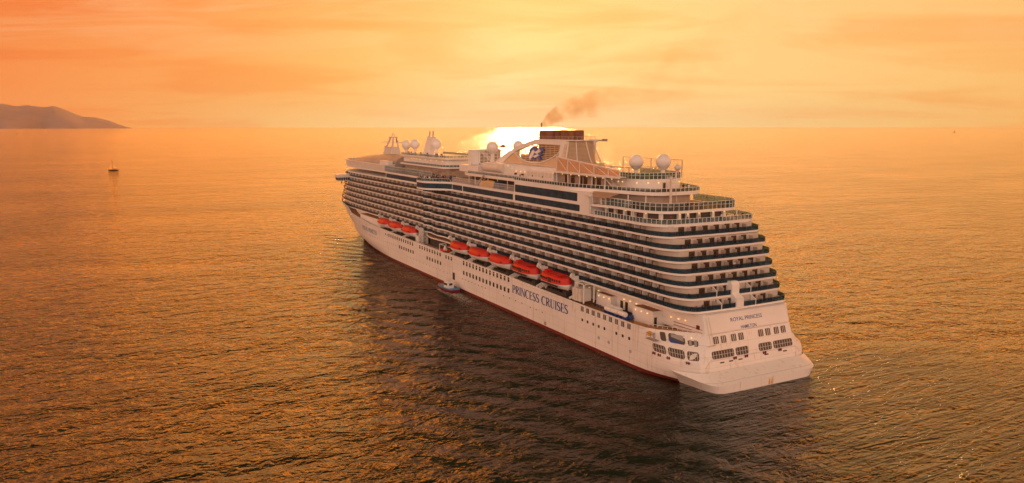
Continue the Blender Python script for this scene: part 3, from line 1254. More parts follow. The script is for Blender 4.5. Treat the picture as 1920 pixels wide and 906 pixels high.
# truss canopy on the port side with lamps under its edge
b = MB()
TY = [70, 64, 58, 51, 44.5, 39.5]
ttop = lambda y: lerp(46.0, 48.5, (y - 39.5) / 30.5)
b.bar((-13, 70, 48.5), (-13, 39.5, 46.0), 0.3)
b.bar((-13, 70, 44.25), (-13, 39.5, 44.25), 0.32, 0.5)
for i, y in enumerate(TY):
    b.bar((-13, y, 44.3), (-13, y, ttop(y)), 0.22)
    if i < len(TY) - 1:
        b.bar((-13, y, ttop(y) - .1), (-13, TY[i + 1], 44.4), 0.15)
tr = b.build('truss_canopy', M['white'], ship)
b = MB()
b.add([(-12.8, 70, 44.4), (-12.8, 39.6, 44.4), (-12.8, 39.6, 45.9), (-12.8, 70, 48.4), (-12.74, 70, 44.4), (-12.74, 39.6, 44.4), (-12.74, 39.6, 45.9), (-12.74, 70, 48.4)],
      [(0, 1, 2, 3), (7, 6, 5, 4), (0, 4, 5, 1), (1, 5, 6, 2), (2, 6, 7, 3), (3, 7, 4, 0)])
b.build('canvas_screen', M['canvas'], tr)
b = MB()
b.box(-13.0, -7.95, 43.5, 73.5, 43.9, 44.1)
b.build('canopy_roof', M['white'], tr)
for y in (72, 67, 62.5, 58.5, 54.5, 50.5, 47, 43):
    lb = MB()
    lb.ball((-12.9, y, 43.75), 0.15, 10, 6)
    lb.build('canopy_lamp', M['lamp'], tr)
for y in (70, 64, 58, 52, 46):
    b = MB()
    b.tube([(-12.9, y, 40.85), (-12.9, y, 43.95)], 0.13)
    b.build('canopy_column', M['white'], tr)
b = MB()
b.box(-10.0, -8.0, 50, 73, 40.9, 43.9)
b.build('canopy_house', M['tan'], tr)
for i, y in enumerate((52, 55, 58.5, 61, 65, 69)):
    b = MB()
    b.box(-10.06, -9.9, y, y + (1.1 if i % 2 else 1.9), 40.95, 43.3)
    b.build('canopy_door', M['doorglass'], tr)

# small orange awning over the terrace
b = MB()
aw = [(-16.3, 50.2, 39.05), (-16.3, 40.8, 39.05), (-12.6, 39.8, 40.25), (-14.4, 48.6, 40.25)]
b.add(aw + [(x, y, z + .05) for x, y, z in aw], [(3, 2, 1, 0), (4, 5, 6, 7), (0, 1, 5, 4), (1, 2, 6, 5), (2, 3, 7, 6), (3, 0, 4, 7)])
awn = b.build('awning', M['canvas'], ship)
b = MB()
for y in (41, 44, 47, 50):
    b.bar((-16.25, y, 37.2), (-16.25, y, 39.05), 0.06)
b.build('awning_post', M['white'], awn)
# pipe cluster at the joint of gallery and terrace
b = MB()
for i, (y, z0, z1) in enumerate(((47.6, 34.6, 40.2), (48.1, 34.6, 39.8), (47.1, 37.2, 39.6))):
    b.tube([(-16.2 + .1 * i, y, z0), (-16.2 + .1 * i, y, z1)], 0.16)
b.ball((-16.3, 47.8, 39.3), 0.7, 12, 8)
b.build('vent_stack', M['cream'], ship)

# ------------------------------------------------------------------ funnel
def plate_x(poly_out, x0, x1):
    m_ = len(poly_out)
    bb = MB()
    bb.add([(x0, y, z) for y, z in poly_out] + [(x1, y, z) for y, z in poly_out],
           [tuple(range(m_)), tuple(range(m_, 2 * m_))[::-1]] + [(i, m_ + i, m_ + (i + 1) % m_, (i + 1) % m_) for i in range(m_)])
    return bb


def strip_x(o_, i_, x0, x1):
    """a band between two polylines in the YZ plane, given thickness along X"""
    m_ = len(o_)
    bb = MB()
    v_ = [(x0, y, z) for y, z in o_] + [(x0, y, z) for y, z in i_] + [(x1, y, z) for y, z in o_] + [(x1, y, z) for y, z in i_]
    f_ = []
    for i in range(m_ - 1):
        j = i + 1
        f_ += [(i, j, m_ + j, m_ + i), (2 * m_ + j, 2 * m_ + i, 3 * m_ + i, 3 * m_ + j), (i, 2 * m_ + i, 2 * m_ + j, j), (m_ + i, m_ + j, 3 * m_ + j, 3 * m_ + i)]
    f_ += [(0, m_, 3 * m_, 2 * m_), (m_ - 1, 3 * m_ - 1, 4 * m_ - 1, 2 * m_ - 1)]
    bb.add(v_, f_)
    return bb


def smooth2(p, k=6):
    return [(a, b__) for a, b__, _ in densify([(y, z, 0) for y, z in p], k)]


AO = smooth2([(124, 44.8), (114.2, 48.5), (103.5, 51.5), (96.3, 52.75), (90.3, 53.05), (81.8, 53.1), (77.0, 53.05)])
AI = smooth2([(118.2, 44.8), (109.9, 48.5), (102.5, 50.3), (96, 51.35), (91, 51.55), (86, 51.55), (80.3, 51.45)])
LENS_LO = smooth2([(109.9, 48.5), (106.1, 46.9), (101.8, 45.9), (95.9, 45.6), (90.2, 46.2), (84.5, 47.8), (81.1, 49.4), (80.2, 51.3)])
FX = 5.4
fun = empty('funnel', (0, 0, 0))
fun.parent = ship


def lens_z(y):
    up = dn = None
    for (ya, za), (yb, zb) in zip(AI, AI[1:]):
        if yb <= y <= ya:
            up = za + (zb - za) * (y - ya) / (yb - ya)
    for (ya, za), (yb, zb) in zip(LENS_LO, LENS_LO[1:]):
        if yb <= y <= ya:
            dn = za + (zb - za) * (y - ya) / (yb - ya)
    return up, dn


for sgn in (-1, 1):
    def xs(a_, c_):
        return min(sgn * a_, sgn * c_), max(sgn * a_, sgn * c_)
    fix_normals(strip_x(AO, AI, *xs(FX, FX - 1.0)).build('funnel_arch', M['white'], fun))
    fix_normals(plate_x([(80.4, 51.5), (77.0, 53.0), (77.2, 51.2), (77.6, 49), (77.9, 44.8), (81.6, 44.8), (81.2, 48.8)], *xs(FX, FX - 1.0)).build('funnel_leg', M['white'], fun))
    lo = [(y, z) for y, z in LENS_LO]
    poly = [(118.2, 44.8)] + lo + [(80.9, 49), (80.9, 44.8)]
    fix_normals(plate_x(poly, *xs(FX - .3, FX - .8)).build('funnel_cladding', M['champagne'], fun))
    fix_normals(strip_x([(y, z + .14) for y, z in lo], [(y, z - .14) for y, z in lo], *xs(FX + .05, FX - .4)).build('lens_rim', M['white'], fun))
    lb = MB()
    ys = [80.6 + i * 0.25 for i in range(118)]
    for zz in [45.9 + 0.55 * i for i in range(11)]:
        inside = [y for y in ys if (lens_z(y)[0] or 0) > zz > (lens_z(y)[1] or 99)]
        if inside:
            x0, x1 = xs(FX - .45, FX - .75)
            lb.box(x0, x1, min(inside), max(inside), zz - .15, zz + .15)
    for y in [82.5 + 2.6 * i for i in range(11)]:
        u_, d_ = lens_z(y)
        if u_ and d_:
            x0, x1 = xs(FX - .75, FX - .95)
            lb.box(x0, x1, y - .16, y + .16, d_, u_)
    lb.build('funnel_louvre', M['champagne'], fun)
# inner casing seen through the louvres
b = MB()
b.box(-3.4, 3.4, 80.5, 97, 44.8, 51.5)
b.box(-3.4, 3.4, 97, 103, 44.8, 49.9)
b.box(-3.4, 3.4, 103, 109, 44.8, 48.0)
b.build('funnel_casing', M['stack'], fun)


# after face: a curved flaring screen of slats and ribs over a dark core
def aft_face(t_, n=15):
    """plan line of the after screen at height fraction t_: from the port leg round aft to the starboard leg"""
    hw = lerp(8.4, 5.25, t_ ** 0.6)
    d_ = lerp(4.6, 1.2, t_ ** 0.7)
    pts = []
    for i in range(n):
        a = math.pi * i / (n - 1)
        pts.append((-hw * math.cos(a) * (1 if True else 1), 77.8 - d_ * math.sin(a) ** 0.6))
    return pts


b = MB()
rings = []
for i in range(8):
    t_ = i / 7
    f_ = [(x * .80, y + 1.1) for x, y in aft_face(t_)]
    rings.append([(x, y, lerp(45.0, 52.5, t_)) for x, y in f_])
b.loft(rings, True, True, True)
hs = auto_smooth(fix_normals(b.build('funnel_housing', M['tan'], fun)), 40)
b = MB()
for i in range(20):
    t_ = (i + .6) / 20
    z = lerp(45.0, 52.6, t_)
    b.band(aft_face(t_), 0.16, z - .10, z + .10, closed=False)
b.band(aft_face(0.02), 0.25, 44.8, 46.1, closed=False)
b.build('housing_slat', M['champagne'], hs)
for i in (2, 5, 8, 11):
    b = MB()
    q0 = None
    for k_ in range(9):
        t_ = k_ / 8
        x, y = aft_face(t_)[i]
        q1 = (x, y - .1, lerp(45.4, 52.7, t_))
        if q0:
            b.bar(q0, q1, 0.2)
        q0 = q1
    b.build('housing_rib', M['white'], hs)
b = MB()
b.prism([(-5.5, 76.4), (5.5, 76.4), (5.5, 104.5), (-5.5, 104.5)], 52.8, 53.06)
b.build('funnel_top', M['white'], fun)
b = MB()
b.bar((3.0, 77.6, 53.0), (8.6, 77.6, 52.8), 0.4, 0.45)
b.box(8.2, 9.4, 77.0, 78.2, 52.5, 53.3)
b.bar((4.6, 77.6, 51.4), (6.2, 77.6, 52.8), 0.3)
b.build('funnel_davit', M['tan'], fun)
for (x, y, r, h) in ((0, 99.0, 1.85, 2.75), (0, 94.4, 2.3, 2.8), (0, 90.1, 1.3, 2.85), (0, 87.5, 0.8, 2.85), (0, 84.7, 1.5, 2.8), (0.2, 81.7, 1.6, 2.8), (0, 78.1, 1.3, 2.85), (3.4, 97.5, 1.3, 2.5), (3.6, 88, 1.3, 2.5)):
    b = MB()
    b.tube([(x, y, 53.0), (x, y, 53.0 + h * .75), (x, y - .02, 53.0 + h)], r, 18)
    b.tube([(x, y, 53.0 + h), (x, y, 53.05 + h)], r * .86, 18, mi=1)
    auto_smooth(b.build('exhaust_pipe', [M['stack'], M['dark']], fun), 40)
railing(fun, [(-5.3, 103.5), (-5.3, 76.6), (5.3, 76.6)], 53.06, 1.0, 1.6, glass=False, mat='tan', mid=True)
b = MB()
b.tube([(0.4, 101.6, 53), (0.4, 101.6, 58.0)], 0.13)
b.box(0.2, 0.6, 101.4, 101.8, 57.4, 58.2)
b.build('funnel_antenna', M['stack'], fun)

# emblem on the funnel: white sea-witch strokes on blue
def emblem(pieces, mat, dx, name, parent):
    bb = MB()
    fy = lambda u: 99.4 - (u - 710) / 280 * 9.4
    fz = lambda v_: 50.75 - (v_ - 455) / 245 * 4.25
    for pc in pieces:
        m_ = len(pc)
        pts = [(fy(u), fz(v_)) for u, v_ in pc]
        bb.add([(-FX - .25 - dx, y, z) for y, z in pts] + [(-FX + .3 - dx, y, z) for y, z in pts],
               [tuple(range(m_)), tuple(range(m_, 2 * m_))[::-1]] + [(i, m_ + i, m_ + (i + 1) % m_, (i + 1) % m_) for i in range(m_)])
    return fix_normals(bb.build(name, mat, parent))


BL = [[(710, 605), (718, 560), (735, 515), (765, 475), (800, 457), (835, 457), (858, 480), (868, 520), (835, 552), (800, 516), (768, 555), (748, 610), (732, 660), (716, 645)],
      [(915, 478), (965, 462), (992, 520), (950, 548)], [(882, 566), (915, 545), (966, 600), (925, 624)],
      [(852, 640), (905, 622), (942, 682), (896, 702)], [(742, 686), (790, 650), (822, 662), (806, 688), (768, 702)],
      [(822, 568), (856, 588), (826, 628), (798, 626)]]
WH = [[(800, 514), (832, 552), (912, 503), (938, 545), (862, 588), (822, 562), (790, 640), (742, 692), (716, 668), (740, 610), (768, 550)],
      [(800, 632), (884, 588), (905, 618), (822, 662)]]
emb = emblem(BL, M['logoblue'], 0.0, 'funnel_emblem', fun)
emblem(WH, M['white'], 0.06, 'emblem_stroke', emb)

# deckhouse under the funnel
b = MB()
b.box(-10.9, 10.9, 90.2, 121, 40.88, 43.4)
b.box(-10.9, 10.9, 102.2, 121, 43.4, 44.9)
b.box(-10.2, 10.2, 74, 102.2, 43.4, 44.85)
b.box(-11.6, 11.6, 74, 90.2, 40.88, 43.8)
fhs = b.build('funnel_deckhouse', M['white'], ship)
for y in (119, 115, 111, 107, 103.5, 98, 95, 92.2):
    lb = MB()
    lb.ball((-11.0, y, 43.0 if y < 100 else 44.4), 0.17, 10, 6)
    lb.build('wall_lamp', M['lamp'], fhs)
for y in (97.5, 93, 86, 80):
    b = MB()
    b.box(-11.68, -11.0, y, y + 0.5, 41.9, 42.4)
    b.build('fire_hose_box', M['red'], fhs)
b = MB()
for i in range(7):
    b.box(-11.66, -11.55, 75.0 + i * 2.15, 76.6 + i * 2.15, 42.0, 43.4)
b.build('cladding_panel', M['cream'], fhs)
b = MB()
b.tube([(-10.5, 121.3, 43.2), (-10.5, 106.5, 43.2)], 1.5, 14)
b.build('fan_housing', M['cream'], fhs)

# film screen box forward of the funnel
b = MB()
sx0, sx1, sy = -8.4, 3.6, 137.5
for x in (sx0, sx0 + 3.4, sx1):
    b.box(x - .25, x + .25, sy - .3, sy + .3, 40.9, 48.75)
b.box(sx0, sx1, sy - .3, sy + .3, 48.3, 48.8)
b.box(sx0, sx1, sy - .3, sy + .3, 43.3, 43.8)
b.box(sx0, sx1, sy + .3, sy + 2.2, 43.2, 48.6)
for z in (44.8, 46.0, 47.2):
    b.box(sx0 + 3.6, sx1 - .2, sy - .12, sy + .12, z - .1, z + .1)
for i in range(5):
    b.box(sx0 + 5.2 + i * 1.4, sx0 + 5.4 + i * 1.4, sy - .12, sy + .12, 43.8, 48.3)
b.bar((sx0 + 3.4, sy - .3, 48.3), (sx0 + 7.5, sy - 4.5, 43.2), 0.25)
b.bar((sx0 + 4.4, sy - .3, 48.3), (sx0 + 8.5, sy - 4.5, 43.2), 0.25)
scr = b.build('film_screen', M['white'], ship)
b = MB()
b.box(sx0 + 3.7, sx1 - .25, sy + .16, sy + .28, 43.8, 48.3)
b.build('screen_back', M['tan'], scr)
b = MB()
b.box(-11, 9, 126, 142, 40.88, 43.2)
b.build('screen_base', M['white'], scr)

# ------------------------------------------------------------------ satellite domes
def radome(parent, x, y, zc, r, zb):
    b_ = MB()
    b_.ball((x, y, zc), r, 28, 18)
    o_ = b_.build('radome', M['white'], parent, smooth=True)
    b_ = MB()
    b_.tube([(x, y, zb), (x, y, zc - r * 1.02)], r * 0.28, 12)
    b_.tube([(x, y, zc - r * 1.06), (x, y, zc - r * 0.86), (x, y, zc - r * 0.72)], r * 0.42, 18, r1=r * 0.70)
    b_.build('radome_pedestal', M['white'], o_)
    return o_


radome(ship, 0.0, 50.0, 47.6, 1.95, 43.7)
radome(ship, 0.0, 38.6, 48.1, 1.95, 43.7)
radome(ship, -4.0, 128.6, 49.7, 2.1, 43.2)
radome(ship, 6.0, 127.8, 50.1, 2.0, 43.2)
radome(ship, 0.0, 227.0, 48.5, 2.15, 44.2)
radome(ship, 0.0, 215.6, 49.1, 2.15, 44.2)
radome(ship, 0.0, 190.3, 49.6, 2.15, 44.6)
b = MB()
b.ball((3, 36.5, 46.6), 0.85, 16, 10)
b.tube([(3, 36.9, 43.7), (3, 36.9, 46)], 0.2)
b.build('dish_antenna', M['cream'], ship)

# ------------------------------------------------------------------ forward houses and masts
T1 = [(x, y) for x, y in sup_port(157, 214, hb=10.2, rx=3, ry=4, step=6, y0=205)]
b = MB()
b.prism(both(T1), 40.7, 41.3)
f1 = auto_smooth(fix_normals(b.build('observation_house', M['white'], ship)), 35)
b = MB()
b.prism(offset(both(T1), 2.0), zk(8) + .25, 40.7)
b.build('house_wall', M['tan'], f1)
b = MB()
b.prism(offset(both(T1), 1.5), 41.3, 44.2)
b.build('house_wall', M['white'], f1)
b = MB()
b.prism(offset(both(T1), 0.2), 44.2, 44.85)
b.build('house_roof', M['white'], f1)
railing(f1, openline(T1, 205), 41.3, 0.95, 1.5)
railing(f1, [(x * 0.98, y) for x, y in openline(T1, 207)], 44.85, 1.05, 1.5)
for y in (163, 169, 175, 181, 187, 191, 194, 197):
    lb = MB()
    lb.ball((-8.85, y, 43.5), 0.17, 10, 6)
    lb.build('wall_lamp', M['lamp'], f1)
b = MB()
b.add([(-1.1, 196, 44.8), (1.1, 196, 44.8), (1.1, 203.5, 44.8), (-1.1, 203.5, 44.8), (-.8, 192.6, 52.6), (.8, 192.6, 52.6), (.8, 198.2, 52.9), (-.8, 198.2, 52.9)],
      [(0, 3, 2, 1), (4, 5, 6, 7), (0, 1, 5, 4), (1, 2, 6, 5), (2, 3, 7, 6), (3, 0, 4, 7)])
sm = b.build('raked_mast', M['white'], ship)
b = MB()
for y, z in ((193.4, 55.2), (197.2, 55.0)):
    b.bar((0, y + .6, 52.5), (0, y, z), 0.35, 0.5)
b.bar((-1.2, 200.6, 49.6), (1.2, 200.6, 49.6), 0.15)
b.bar((0, 194.4, 49.5), (0, 201.8, 49.5), 0.15)
b.build('mast_horn', M['tan'], sm)
b = MB()
for sx in (-1, 1):
    for (ya, yb) in ((253, 246.6), (242.2, 242.6)):
        b.bar((sx * 2.2, ya, 43.8), (sx * .7, yb, 51.8), 0.6)
b.box(-2.0, 2.0, 242.2, 252.6, 43.4, 47.2)
b.box(-1.3, 1.3, 241.8, 248.2, 51.6, 52.1)
b.bar((0, 258.5, 49.4), (0, 231.5, 49.5), 0.22)
b.bar((-6, 247, 49.4), (6, 247, 49.4), 0.18)
b.bar((0, 247, 52), (0, 245, 54.0), 0.3)
b.bar((0, 243.3, 52), (0, 243.8, 53.6), 0.25)
b.bar((0, 257, 44), (0, 256.6, 47.5), 0.25)
b.bar((-2, 258.4, 45.6), (2, 258.4, 45.6), 0.2)
b.bar((0, 258.4, 49.4), (0, 258.4, 51.4), 0.12)
b.build('radar_mast', M['cream'], ship)
b = MB()
b.add([(0, 240.6, 51.5), (0, 238.9, 49.6), (0, 240.9, 49.8), (.05, 240.6, 51.5), (.05, 238.9, 49.6), (.05, 240.9, 49.8)], [(0, 1, 2), (5, 4, 3), (0, 3, 4, 1), (1, 4, 5, 2), (2, 5, 3, 0)])
b.build('signal_flag', M['red'], ship)
# sloping shell over the bow top
b = MB()
rings = []
for (y, hw, zt) in ((296, 5.5, 39.9), (288, 9.0, 40.3), (276, 11.2, 41.6), (262, 12.2, 42.9), (248, 12.4, 43.6), (232, 11.5, 44.1), (214, 10.5, 44.2)):
    rings.append([(hw * math.cos(a), y, 37.2 + (zt - 37.2) * (math.sin(a) ** 0.5 if math.sin(a) > 0 else 0)) for a in [math.pi * i / 16 for i in range(17)]])
b.loft(rings, closed=False)
b.add(rings[0], [tuple(range(17))])
b.add(rings[-1], [tuple(range(17))])
auto_smooth(fix_normals(b.build('bow_canopy', M['tan'], ship)), 30)
b = MB()
for x in (-7, -3.5, 0, 3.5, 7):
    b.bar((x, 290, 40.6 - abs(x) * .12), (x, 262, 43.3 - abs(x) * .1), 0.3, 0.15)
b.build('canopy_rib', M['white'], ship)
b = MB()
b.box(-13.5, -11.5, 214, 226, 39.9, 41.6)
b.build('white_kiosk', M['white'], ship)

# aft light mast at the terrace
b = MB()
b.bar((-4.8, 29.5, 36.9), (-4.8, 29.5, 44.9), 0.42)
b.bar((-6.1, 29.5, 43.2), (-3.5, 29.5, 43.2), 0.15)
b.bar((-6.1, 29.5, 44.6), (-3.5, 29.5, 44.6), 0.12)
for x in (-6.1, -3.5):
    b.bar((x, 29.5, 43.1), (x, 29.5, 45.2), 0.14)
    b.bar((x, 29.5, 43.2), (-4.8, 29.5, 44.8), 0.08)
b.bar((-3.5, 29.5, 43.2), (-2.6, 29.5, 37.2), 0.1)
b.build('light_mast', M['cream'], ship)

# ------------------------------------------------------------------ bridge wing
b = MB()
wz = [(29.45, 0.4), (31.0, 0.0), (31.0, -0.02), (32.6, -0.1), (32.8, 0.1)]
rings = []
for z, s in wz:
    rings.append([(-20.8 + s, 271.5 + s * .4, z), (-20.8 + s, 276.8 - s, z), (-14.0, 284.0, z), (-14.0, 271.5, z)])
b.loft(rings, True, True, True)
bw = fix_normals(b.build('bridge_wing', M['white'], ship))
b = MB()
b.add([(-20.62, 271.5, 29.75), (-14.6, 271.42, 29.75), (-14.6, 271.32, 31.2), (-20.86, 271.32, 31.2)], [(0, 1, 2, 3)])
b.add([(-20.50, 271.6, 29.75), (-20.86, 271.6, 31.2), (-20.86, 276.6, 31.2), (-20.50, 276.2, 29.75)], [(0, 1, 2, 3)])
ob = b.build('bridge_window', M['window'], bw)
b = MB()
for i in range(6):
    x = -20.4 + i * 1.15
    b.box(x, x + .15, 271.24, 271.40, 29.7, 31.2)
b.build('window_post', M['white'], bw)
b = MB()
b.tube([(-18.4, 273, 29.4), (-18.4, 273, 28.4)], 0.2)
b.ball((-18.4, 273, 28.3), 0.35, 10, 6)
b.build('wing_camera', M['dark'], bw)
# anchor pocket lamp at the bow shoulder
b = MB()
b.ball((-17.0, 262.5, 12.8), 0.55, 12, 8)
b.bar((-16.2, 262.5, 12.8), (-17, 262.5, 12.8), 0.3)
b.build('bow_fitting', M['white'], ship)

# ------------------------------------------------------------------ hull windows, doors, lettering
HW = []
HX = lambda y, z: hull_x(y, z)


def hull_plate(y, z, w_, h_, name, mat, r=0.15, th=0.03, parent=None):
    return side_plate(0, y - w_ / 2, y + w_ / 2, z - h_ / 2, z + h_ / 2, name, mat, parent or hull, r, th, xf=HX)


def lin_n(a, b_, m_):
    return [a + (b_ - a) * i / (m_ - 1) for i in range(m_)]


for y in lin_n(120.9, 87.7, 14):
    hull_plate(y, 10.3, 1.15, 1.45, 'hull_window', M['window'])
    hull_plate(y, 6.85, 1.15, 1.45, 'hull_window', M['window'])
for y in lin_n(198.8, 170.3, 12):
    hull_plate(y, 10.3, 1.15, 1.35, 'hull_window', M['window'])
for y in lin_n(185.6, 169.8, 7):
    hull_plate(y, 7.1, 1.15, 1.35, 'hull_window', M['window'])
for y in lin_n(162.3, 141.8, 9):
    hull_plate(y, 10.25, 1.15, 1.35, 'hull_window', M['window'])
for y in lin_n(154.7, 141.5, 6):
    hull_plate(y, 7.0, 1.15, 1.35, 'hull_window', M['window'])
for y in lin_n(136.3, 131.5, 3):
    hull_plate(y, 10.2, 1.1, 1.35, 'hull_window', M['window'])
for y in lin_n(46.3, 26.0, 9):
    wn = hull_plate(y, 9.75, 1.25, 1.3, 'hull_window', M['window'])
    b = MB()
    for dy in (-.2, .2):
        b.box(-19.26, -19.2, y + dy - .05, y + dy + .05, 9.12, 10.38)
    b.build('window_bar', M['cream'], wn)
for y in (46.2, 43.7, 41.1, 38.6, 36.1, 31.0, 28.4, 25.8):
    hull_plate(y, 6.85, 0.75, 0.75, 'hull_window', M['window'])
small = [(y, 4.6) for y in lin_n(122, 104, 8)] + [(y, 4.6) for y in lin_n(91, 79, 4)] + [(y, 4.4) for y in lin_n(74, 67, 3)] + \
        [(y, 7.1) for y in lin_n(203, 190.5, 6)] + [(y, 7.0) for y in lin_n(227.5, 215, 6)] + [(y, 4.2) for y in lin_n(176, 132, 14)]
for y, z in small[:25]:
    b = hull_plate(y, z, 0.42, 0.42, 'porthole', M['window'], r=0.2)
for y, z in small[25:]:
    hull_plate(y, z, 0.36, 0.36, 'porthole', M['window'], r=0.17)
for y in (203.5, 201.1):
    hull_plate(y, 10.3, 0.7, 0.8, 'hull_window', M['window'])
dr = hull_plate(129.5, 4.2, 2.0, 2.6, 'pilot_door', M['dark'], r=0.1)
hull_plate(135.5, 7.6, 5.0, 0.16, 'fender_strip', M['cream'], r=0.05)


def seam(y0, y1, z0, z1, name='shell_door'):
    """raised outline of a door in the shell plating"""
    b_ = MB()
    for (ya, za, yb, zb) in ((y0, z0, y1, z0), (y0, z1, y1, z1), (y0, z0, y0, z1), (y1, z0, y1, z1)):
        b_.box(-19.26, -19.18, min(ya, yb) - .06, max(ya, yb) + .06, min(za, zb) - .06, max(za, zb) + .06)
    return b_.build(name, M['cream'], hull)


seam(94.0, 101.5, 2.6, 5.4)
seam(65.1, 68.6, 2.5, 5.1)
seam(57.9, 61.2, 2.6, 5.0)
seam(132, 138, 3.2, 7.2)
for y in (49.5, 30.2):
    b = MB()
    b.box(-19.27, -19.18, y - .07, y + .07, 1.1, 9.2)
    b.box(-19.4, -19.18, y - .25, y + .25, 8.2, 9.0)
    b.bar((-19.3, y - .6, 8.2), (-19.3, y + .6, 8.2), 0.12)
    b.build('shell_pipe', M['cream'], hull)
b = MB()
b.box(-19.30, -19.2, 20.5, 172, 10.45, 10.55)
b.build('rubbing_strake', M['cream'], hull)
hull_plate(65.3, 1.55, 1.3, 1.0, 'tender_port', M['tan'], r=0.1)
for y, z in ((38.5, 3.9), (34.1, 3.8), (25.2, 3.8)):
    b = MB()
    for i in range(16):
        a0, a1 = 2 * math.pi * i / 16, 2 * math.pi * (i + 1) / 16
        b.bar((-19.23, y + .42 * math.cos(a0), z + .42 * math.sin(a0)), (-19.23, y + .42 * math.cos(a1), z + .42 * math.sin(a1)), 0.1, 0.05)
    b.bar((-19.23, y - .3, z - .3), (-19.23, y + .3, z + .3), 0.12, 0.05)
    b.bar((-19.23, y - .3, z + .3), (-19.23, y + .3, z - .3), 0.12, 0.05)
    b.build('thruster_mark', M['paleblue'], hull)

# serif capitals from strokes: (points, width at start, middle, end)
def arc(cx_, cy_, rx_, ry_, a0, a1, m_=12):
    return [(cx_ + rx_ * math.cos(R(a0 + (a1 - a0) * i / m_)), cy_ + ry_ * math.sin(R(a0 + (a1 - a0) * i / m_))) for i in range(m_ + 1)]


TK, TN = 0.135, 0.05
SER = lambda x, y, w_=0.24: ([(x - w_ / 2, y), (x + w_ / 2, y)], TN * .8, TN * .8, TN * .8)
stem = lambda x: [([(x, 0), (x, 1)], TK, TK, TK), SER(x, 0.02), SER(x, 0.98)]
GL = {
    'P': (0.60, stem(0.14) + [([(0.14, .98)] + arc(.26, .73, .26, .25, 90, -90) + [(0.14, .48)], TN, TK * 1.1, TN)]),
    'R': (0.68, stem(0.14) + [([(0.14, .98)] + arc(.25, .74, .25, .24, 90, -90) + [(0.14, .50)], TN, TK * 1.1, TN), ([(.26, .5), (.60, .02)], TK * .9, TK * .9, TK * .9), SER(.62, .02, .12)]),
    'I': (0.30, stem(0.14)),
    'N': (0.74, [([(.12, 0), (.12, 1)], TN, TN, TN), ([(.12, .98), (.62, .0)], TK, TK, TK), ([(.62, 0), (.62, 1)], TN, TN, TN), SER(.12, .02), SER(.10, .98, .2), SER(.62, .98)]),
    'C': (0.68, [(arc(.38, .5, .32, .49, 50, 310, 20), TN, TK * 1.25, TN), ([(.58, .98), (.58, .78)], TN, TN, TN)]),
    'E': (0.56, stem(0.14) + [([(.14, .98), (.48, .98)], TN, TN, TN), ([(.14, .52), (.42, .52)], TN, TN, TN), ([(.14, .02), (.5, .02)], TN, TN, TN),
                              ([(.48, .99), (.48, .84)], TN, TN, TN), ([(.5, .01), (.5, .18)], TN, TN, TN), ([(.42, .6), (.42, .44)], TN, TN, TN)]),
    'S': (0.54, [(arc(.27, .74, .19, .24, 40, 200, 10)[:-1] + [(.12, .60), (.27, .50), (.41, .38)] + arc(.27, .26, .19, .24, 20, -150, 10), TN, TK * 1.15, TN),
                 ([(.43, .98), (.43, .80)], TN, TN, TN), ([(.08, .02), (.08, .2)], TN, TN, TN)]),
    'U': (0.72, [([(.14, .98)] + [(.14, .3)] + arc(.36, .28, .22, .27, 180, 270, 6), TK, TK, TN), (arc(.36, .28, .22, .27, 270, 360, 6) + [(.58, .98)], TN, TN, TN), SER(.14, .98), SER(.58, .98, .2)]),
    'O': (0.78, [(arc(.38, .5, .32, .49, 0, 360, 28), TK, TK * .7, TK)]),
    'Y': (0.66, [([(.10, .98), (.34, .48)], TK, TK, TK), ([(.56, .98), (.34, .48)], TN, TN, TN), ([(.34, .5), (.34, 0)], TK, TK, TK), SER(.1, .98), SER(.56, .98, .2), SER(.34, .02)]),
    'A': (0.72, [([(.08, 0), (.36, 1)], TN, TN, TN), ([(.36, 1), (.64, 0)], TK, TK, TK), ([(.18, .34), (.54, .34)], TN, TN, TN), SER(.08, .02, .2), SER(.64, .02)]),
    'L': (0.54, stem(0.14) + [([(.14, .02), (.48, .02)], TN, TN, TN), ([(.48, .01), (.48, .2)], TN, TN, TN)]),
    ' ': (0.38, []),
}


def letters(text, place, name, mat, parent, width, bold=1.0):
    """each letter a raised mesh; place(u, v) puts a point of the line of writing (u, v in letter heights) on the surface"""
    tot = sum(GL[c][0] for c in text)
    u = 0.0
    for ch in text:
        w_, strokes = GL[ch]
        bb = MB()
        for si, (pts, wa, wm, wb_) in enumerate(strokes):
            m_ = len(pts)
            L_, R_ = [], []
            for i, (x, y) in enumerate(pts):
                a_ = pts[max(i - 1, 0)]
                c_ = pts[min(i + 1, m_ - 1)]
                dx, dy = c_[0] - a_[0], c_[1] - a_[1]
                l_ = math.hypot(dx, dy) or 1
                t_ = i / (m_ - 1)
                wd = (wa + (wm - wa) * t_ * 2 if t_ < .5 else wm + (wb_ - wm) * (t_ - .5) * 2) * bold
                L_.append((x - dy / l_ * wd / 2, y + dx / l_ * wd / 2))
                R_.append((x + dy / l_ * wd / 2, y - dx / l_ * wd / 2))
            f0 = [place((u + x) / tot * width, y, 0.03 + si * .004) for x, y in L_] + [place((u + x) / tot * width, y, 0.03 + si * .004) for x, y in R_]
            bb.add(f0, [(i, i + 1, m_ + i + 1, m_ + i) for i in range(m_ - 1)])
        if strokes:
            bb.build(name, mat, parent)
        u += w_


